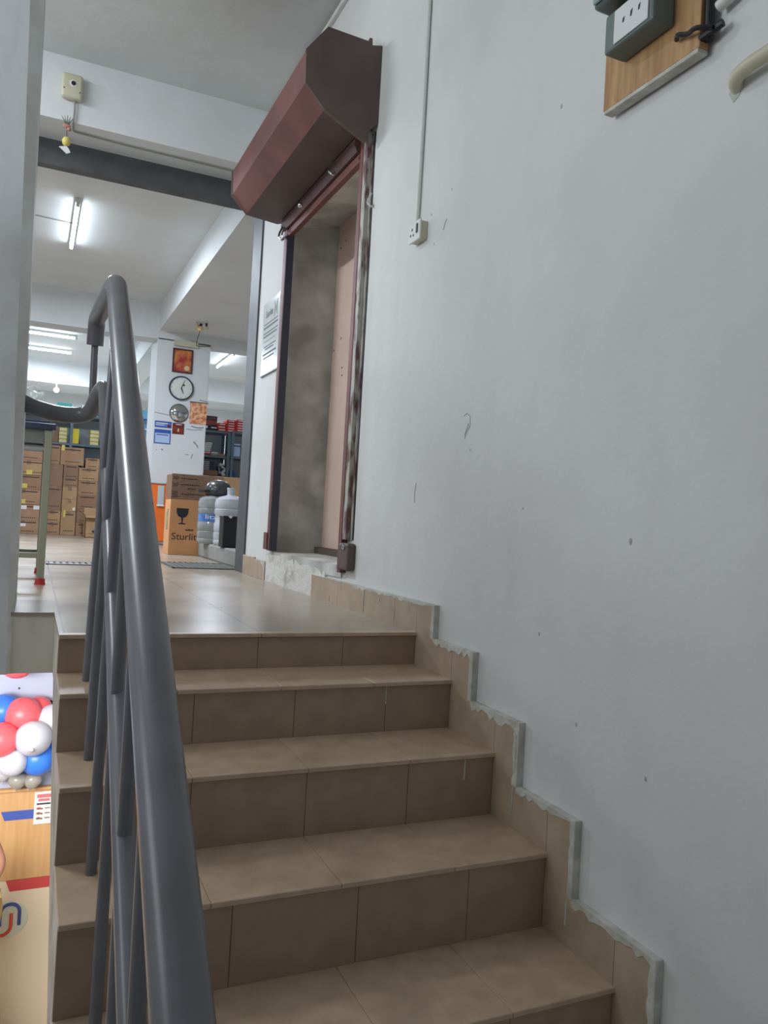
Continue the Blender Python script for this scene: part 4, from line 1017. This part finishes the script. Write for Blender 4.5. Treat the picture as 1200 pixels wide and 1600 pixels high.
# ================================================================== TABLE (left, behind the pillar edge)
tb_ = thing('folding_table', 'pale green steel table with dark top and red foot caps on the landing', 'table', (-1.60, 1.85, 0))
X1, X0, Y0, Y1 = -1.246, -2.00, 1.55, 2.20
b = BM(); box(b, X0 - .03, X1 + .03, Y0 - .03, Y1 + .03, .735, .765, .004, 2); obj('tabletop', b, pm('dark_blue_laminate', rgb(56, 62, 82), .3), tb_)
b = BM(); box(b, X0 + .02, X1 - .02, Y0, Y0 + .02, .67, .735); obj('apron', b, pm('grey_green_apron', rgb(128, 132, 126), .5), tb_); b = BM(); tube(b, [(X0, Y0 + .03, .645), (X1, Y0 + .03, .645)], .014, 12); obj('under_rail', b, pm('light_grey_steel', rgb(176, 176, 176), .4), tb_, True)
for x in (X0, X1):
    for y in (Y0, Y1):
        b = BM(); box(b, x - .0165, x + .0165, y - .0165, y + .0165, .02, .735, .003, 1); lg = obj('leg', b, M_table, tb_)
        b = BM(); lathe(b, [(0, 0), (.026, 0), (.023, .010), (.021, .03), (0, .03)], (x, y, 0), 16); obj('foot_cap', b, M_redcap, lg, True)
b = BM(); box(b, X0, X1 - .015, Y0 - .012, Y0 + .012, .125, .15); obj('cross_bar', b, M_table, tb_)
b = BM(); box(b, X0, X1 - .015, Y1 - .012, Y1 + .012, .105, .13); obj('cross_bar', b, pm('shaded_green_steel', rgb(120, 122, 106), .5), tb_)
# folded clear plastic covers lying on the table
b = BM(); box(b, -1.98, -1.24, 1.56, 2.10, .766, .781, .004, 2)
tag(obj('plastic_sheet_stack', b, pm('dark_glossy_plastic', rgb(60, 68, 92), .12)), 'dark glossy folded sheets lying on the steel table', 'sheets')
# small wall fan far left
fn = thing('table_fan', 'white table fan on top of the shelf at the far left', 'fan', (-1.36, 8.95, 1.60))
b = BM()
for r_ in (.13, .09, .05): tube(b, [(-1.36 + r_ * math.cos(a * PI / 12), 8.88, 1.83 + r_ * math.sin(a * PI / 12)) for a in range(25)], .004, 6)
for k in range(16):
    a = k * PI / 8; tube(b, [(-1.36, 8.86, 1.83), (-1.36 + .13 * math.cos(a), 8.88, 1.83 + .13 * math.sin(a))], .002, 5)
obj('guard', b, M_whitep, fn)
b = BM()
for k in range(3):
    a = k * 2 * PI / 3
    c, s = math.cos(a), math.sin(a)
    prism(b, [(-1.36 + .02 * c - .012 * s, 1.83 + .02 * s + .012 * c), (-1.36 + .11 * c - .045 * s, 1.83 + .11 * s + .045 * c), (-1.36 + .115 * c + .02 * s, 1.83 + .115 * s - .02 * c), (-1.36 + .02 * c + .012 * s, 1.83 + .02 * s - .012 * c)], 'y', 8.895, 8.90)
obj('blades', b, M_whitep, fn)
b = BM(); ball(b, (-1.36, 8.96, 1.83), .05, .06, .05); obj('motor', b, M_whitep, fn, True)
b = BM(); tube(b, [(-1.36, 8.96, 1.62), (-1.36, 8.96, 1.80)], .014, 10); lathe(b, [(0, 0), (.09, 0), (.085, .02), (0, .03)], (-1.36, 8.96, 1.601), 24); obj('stand', b, M_whitep, fn, True)

# ================================================================== BALLOONS
def balloon_mesh(name, mat):
    b = BM(); lathe(b, [(.004, -1.22), (.10, -1.24), (.05, -1.16), (.16, -1.05), (.46, -.84), (.78, -.50), (.97, -.10), (.99, .18), (.86, .56), (.58, .84), (.28, .97), (0, 1.0)], (0, 0, 0), 32)
    me = bpy.data.meshes.new(name); b.to_mesh(me); b.free(); me.materials.append(mat)
    for p in me.polygons: p.use_smooth = True
    return me
BMs = {'r': balloon_mesh('red_balloon', M_ballr), 'b': balloon_mesh('blue_balloon', M_ballb), 'w': balloon_mesh('white_balloon', M_ballw), 'c': balloon_mesh('clear_balloon', M_ballc)}
def balloon(k, x, y, z, r, rot, label, group='balloon garland on the ground floor wall'):
    o = bpy.data.objects.new({'r': 'red', 'b': 'blue', 'w': 'white', 'c': 'clear'}[k] + '_balloon', BMs[k]); COL.objects.link(o)
    o.location = (x, y, z); o.scale = (r, r, r); o.rotation_euler = rot
    tag(o, label, 'balloon', group)
balloon('r', -1.275, 3.40, -1.075, .122, (1.4, .3, 0), 'big red balloon at the top of the cluster, above the whitest one')
balloon('w', -1.205, 3.24, -1.205, .120, (-1.35, .2, 0), 'large round white balloon in the middle of the cluster')
balloon('r', -1.400, 3.28, -1.205, .115, (1.3, .2, 0), 'red balloon at the left edge of the view, mid height')
balloon('b', -1.400, 3.46, -1.06, .115, (.2, -.2, 0), 'blue balloon at the left edge, behind the red ones')
balloon('w', -1.325, 3.30, -1.365, .098, (1.2, .1, 0), 'greyish white balloon at the lower left of the cluster')
balloon('b', -1.165, 3.36, -1.375, .112, (1.3, .1, 0), 'bright blue balloon at the bottom right of the cluster')
balloon('r', -1.180, 3.50, -1.075, .098, (.1, -.2, 0), 'red balloon half hidden behind the big top red one')
balloon('w', -1.085, 3.40, -1.130, .118, (1.3, .4, 0), 'white balloon at the right side under the stair edge')
balloon('b', -1.050, 3.44, -1.300, .100, (0, .2, 0), 'blue balloon at the right, cut off by the stair edge')
balloon('b', -1.255, 3.50, -1.420, .095, (0, .2, 0), 'dark blue balloon behind the greyish white one')
balloon('r', -1.330, 3.40, -0.708, .115, (2.9, 0, 0), 'red balloon hanging just under the landing slab')
balloon('b', -1.165, 3.42, -0.728, .066, (2.9, 0, 0), 'small blue balloon just under the landing slab')
balloon('c', -1.285, 3.46, -1.545, .060, (0, 0, 0), 'small pale clear balloon on the ledge, left one')
balloon('c', -1.190, 3.46, -1.550, .060, (0, .2, 0), 'small pale clear balloon on the ledge, right one')
balloon('w', -1.380, 3.50, -1.480, .075, (0, 0, 0), 'white balloon near the ledge at the left edge')

# ================================================================== PERSON (ground floor, elbow at the left edge)
def person(px, py, zf):
    V = []; E_ = []; Rr = []
    def v(x, y, z, r, par=None):
        V.append((px + x, py + y, zf + z)); Rr.append(r)
        if par is not None: E_.append((par, len(V) - 1))
        return len(V) - 1
    pel = v(0, 0, .93, .135); wa = v(0, 0, 1.08, .12, pel); chst = v(0, 0, 1.26, .15, wa); nb = v(0, 0, 1.38, .08, chst); nk = v(.0, 0, 1.45, .052, nb)
    hd = v(.01, 0, 1.53, .085, nk); hd2 = v(.005, 0, 1.60, .090, hd); v(0, 0, 1.65, .06, hd2)
    for s in (-1, 1):
        hp = v(0, s * .09, .88, .095, pel); kn = v(.02, s * .10, .48, .058, hp); an = v(0, s * .10, .08, .04, kn); v(.12, s * .11, .03, .032, an)
        sh_ = v(0, s * .17, 1.35, .062, chst)
        if s == -1:
            el = v(.150, s * .175, 1.615, .042, sh_)
            wr = v(.075, s * .19, 1.84, .028, el); hnd = v(.06, s * .19, 1.90, .030, wr)
        else:
            el = v(-.02, s * .25, 1.08, .042, sh_); wr = v(.05, s * .22, .84, .028, el); hnd = v(.07, s * .21, .77, .030, wr)
        hx_, hy_, hz_, up = (.06, s * .19, 1.90, 1) if s == -1 else (.07, s * .21, .77, -1)
        for k in range(4):
            f1 = v(hx_ + (k - 1.5) * .017, hy_, hz_ + up * (.050 - abs(k - 1.4) * .005), .009, hnd)
            v(hx_ + (k - 1.5) * .019 - .006, hy_ + .008, hz_ + up * (.082 - abs(k - 1.4) * .008), .008, f1)
        v(hx_ + .038, hy_ + .006, hz_ + up * .020, .010, hnd)
    me = bpy.data.meshes.new('person'); me.from_pydata(V, E_, [])
    o = bpy.data.objects.new('person', me); COL.objects.link(o)
    me.materials.append(M_skin)
    md = o.modifiers.new('skin', 'SKIN'); md.use_smooth_shade = True
    ss = me.skin_vertices[0].data if me.skin_vertices else None
    if ss is None:
        bm_ = BM(); bm_.from_mesh(me); bm_.verts.layers.skin.verify(); bm_.to_mesh(me); bm_.free(); ss = me.skin_vertices[0].data
    for i, r_ in enumerate(Rr): ss[i].radius = (r_, r_)
    ss[0].use_root = True
    sb = o.modifiers.new('sub', 'SUBSURF'); sb.levels = 2; sb.render_levels = 2
    dg = bpy.context.evaluated_depsgraph_get(); m2 = bpy.data.meshes.new_from_object(o.evaluated_get(dg))
    bpy.data.objects.remove(o)
    for p in m2.polygons: p.use_smooth = True
    if not m2.materials: m2.materials.append(M_skin)
    for v_ in m2.vertices: v_.co -= Vector((px, py, zf))
    o = bpy.data.objects.new('person', m2); COL.objects.link(o); o.location = (px, py, zf)
    return o
PX, PY, PZ = -1.50, 2.98, -3.45
ps = person(PX, PY, PZ)
tag(ps, 'person in khaki on the ground floor with a raised bare arm, at the left edge', 'person')
b = BM(); lathe(b, [(.20, .50), (.20, .56), (.17, .80), (.150, .95), (.155, 1.10), (.175, 1.26), (.16, 1.36), (.10, 1.42), (.06, 1.43), (.06, 1.42), (.09, 1.40)], (PX, PY, PZ), 32)
for v_ in b.verts: v_.co.y = PY + (v_.co.y - PY) * 1.25
obj('khaki_tunic', b, M_khaki, ps, True)
b = BM(); tube(b, [(PX - .01, PY - .15, PZ + 1.34), (PX + .05, PY - .172, PZ + 1.40), (PX + .10, PY - .173, PZ + 1.465)], [.085, .080, .086], 20); obj('sleeve', b, M_khaki, ps, True)
b = BM()
for s in (-1, 1): tube(b, [(PX, PY + s * .09, PZ + .90), (PX + .02, PY + s * .10, PZ + .48), (PX, PY + s * .10, PZ + .09)], [.115, .085, .07], 20)
obj('trousers', b, M_khaki, ps, True)
b = BM(); ball(b, (PX - .02, PY, PZ + 1.60), .115, .105, .10); obj('hair', b, M_hair, ps, True)
b = BM(); ball(b, (PX + .108, PY, PZ + 1.55), .016, .012, .016); obj('nose', b, M_skin, ps, True)
b = BM()
for s in (-1, 1): ball(b, (PX + .088, PY + s * .032, PZ + 1.585), .008, .012, .006)
obj('eyes', b, M_hair, ps, True)
b = BM(); ball(b, (PX + .092, PY, PZ + 1.505), .006, .022, .005); obj('mouth', b, pm('lips', rgb(150, 86, 78), .5), ps, True)
b = BM()
for s in (-1, 1): ball(b, (PX + .05, PY + s * .105, PZ + .028), .12, .045, .028)
obj('shoes', b, M_black, ps, True)
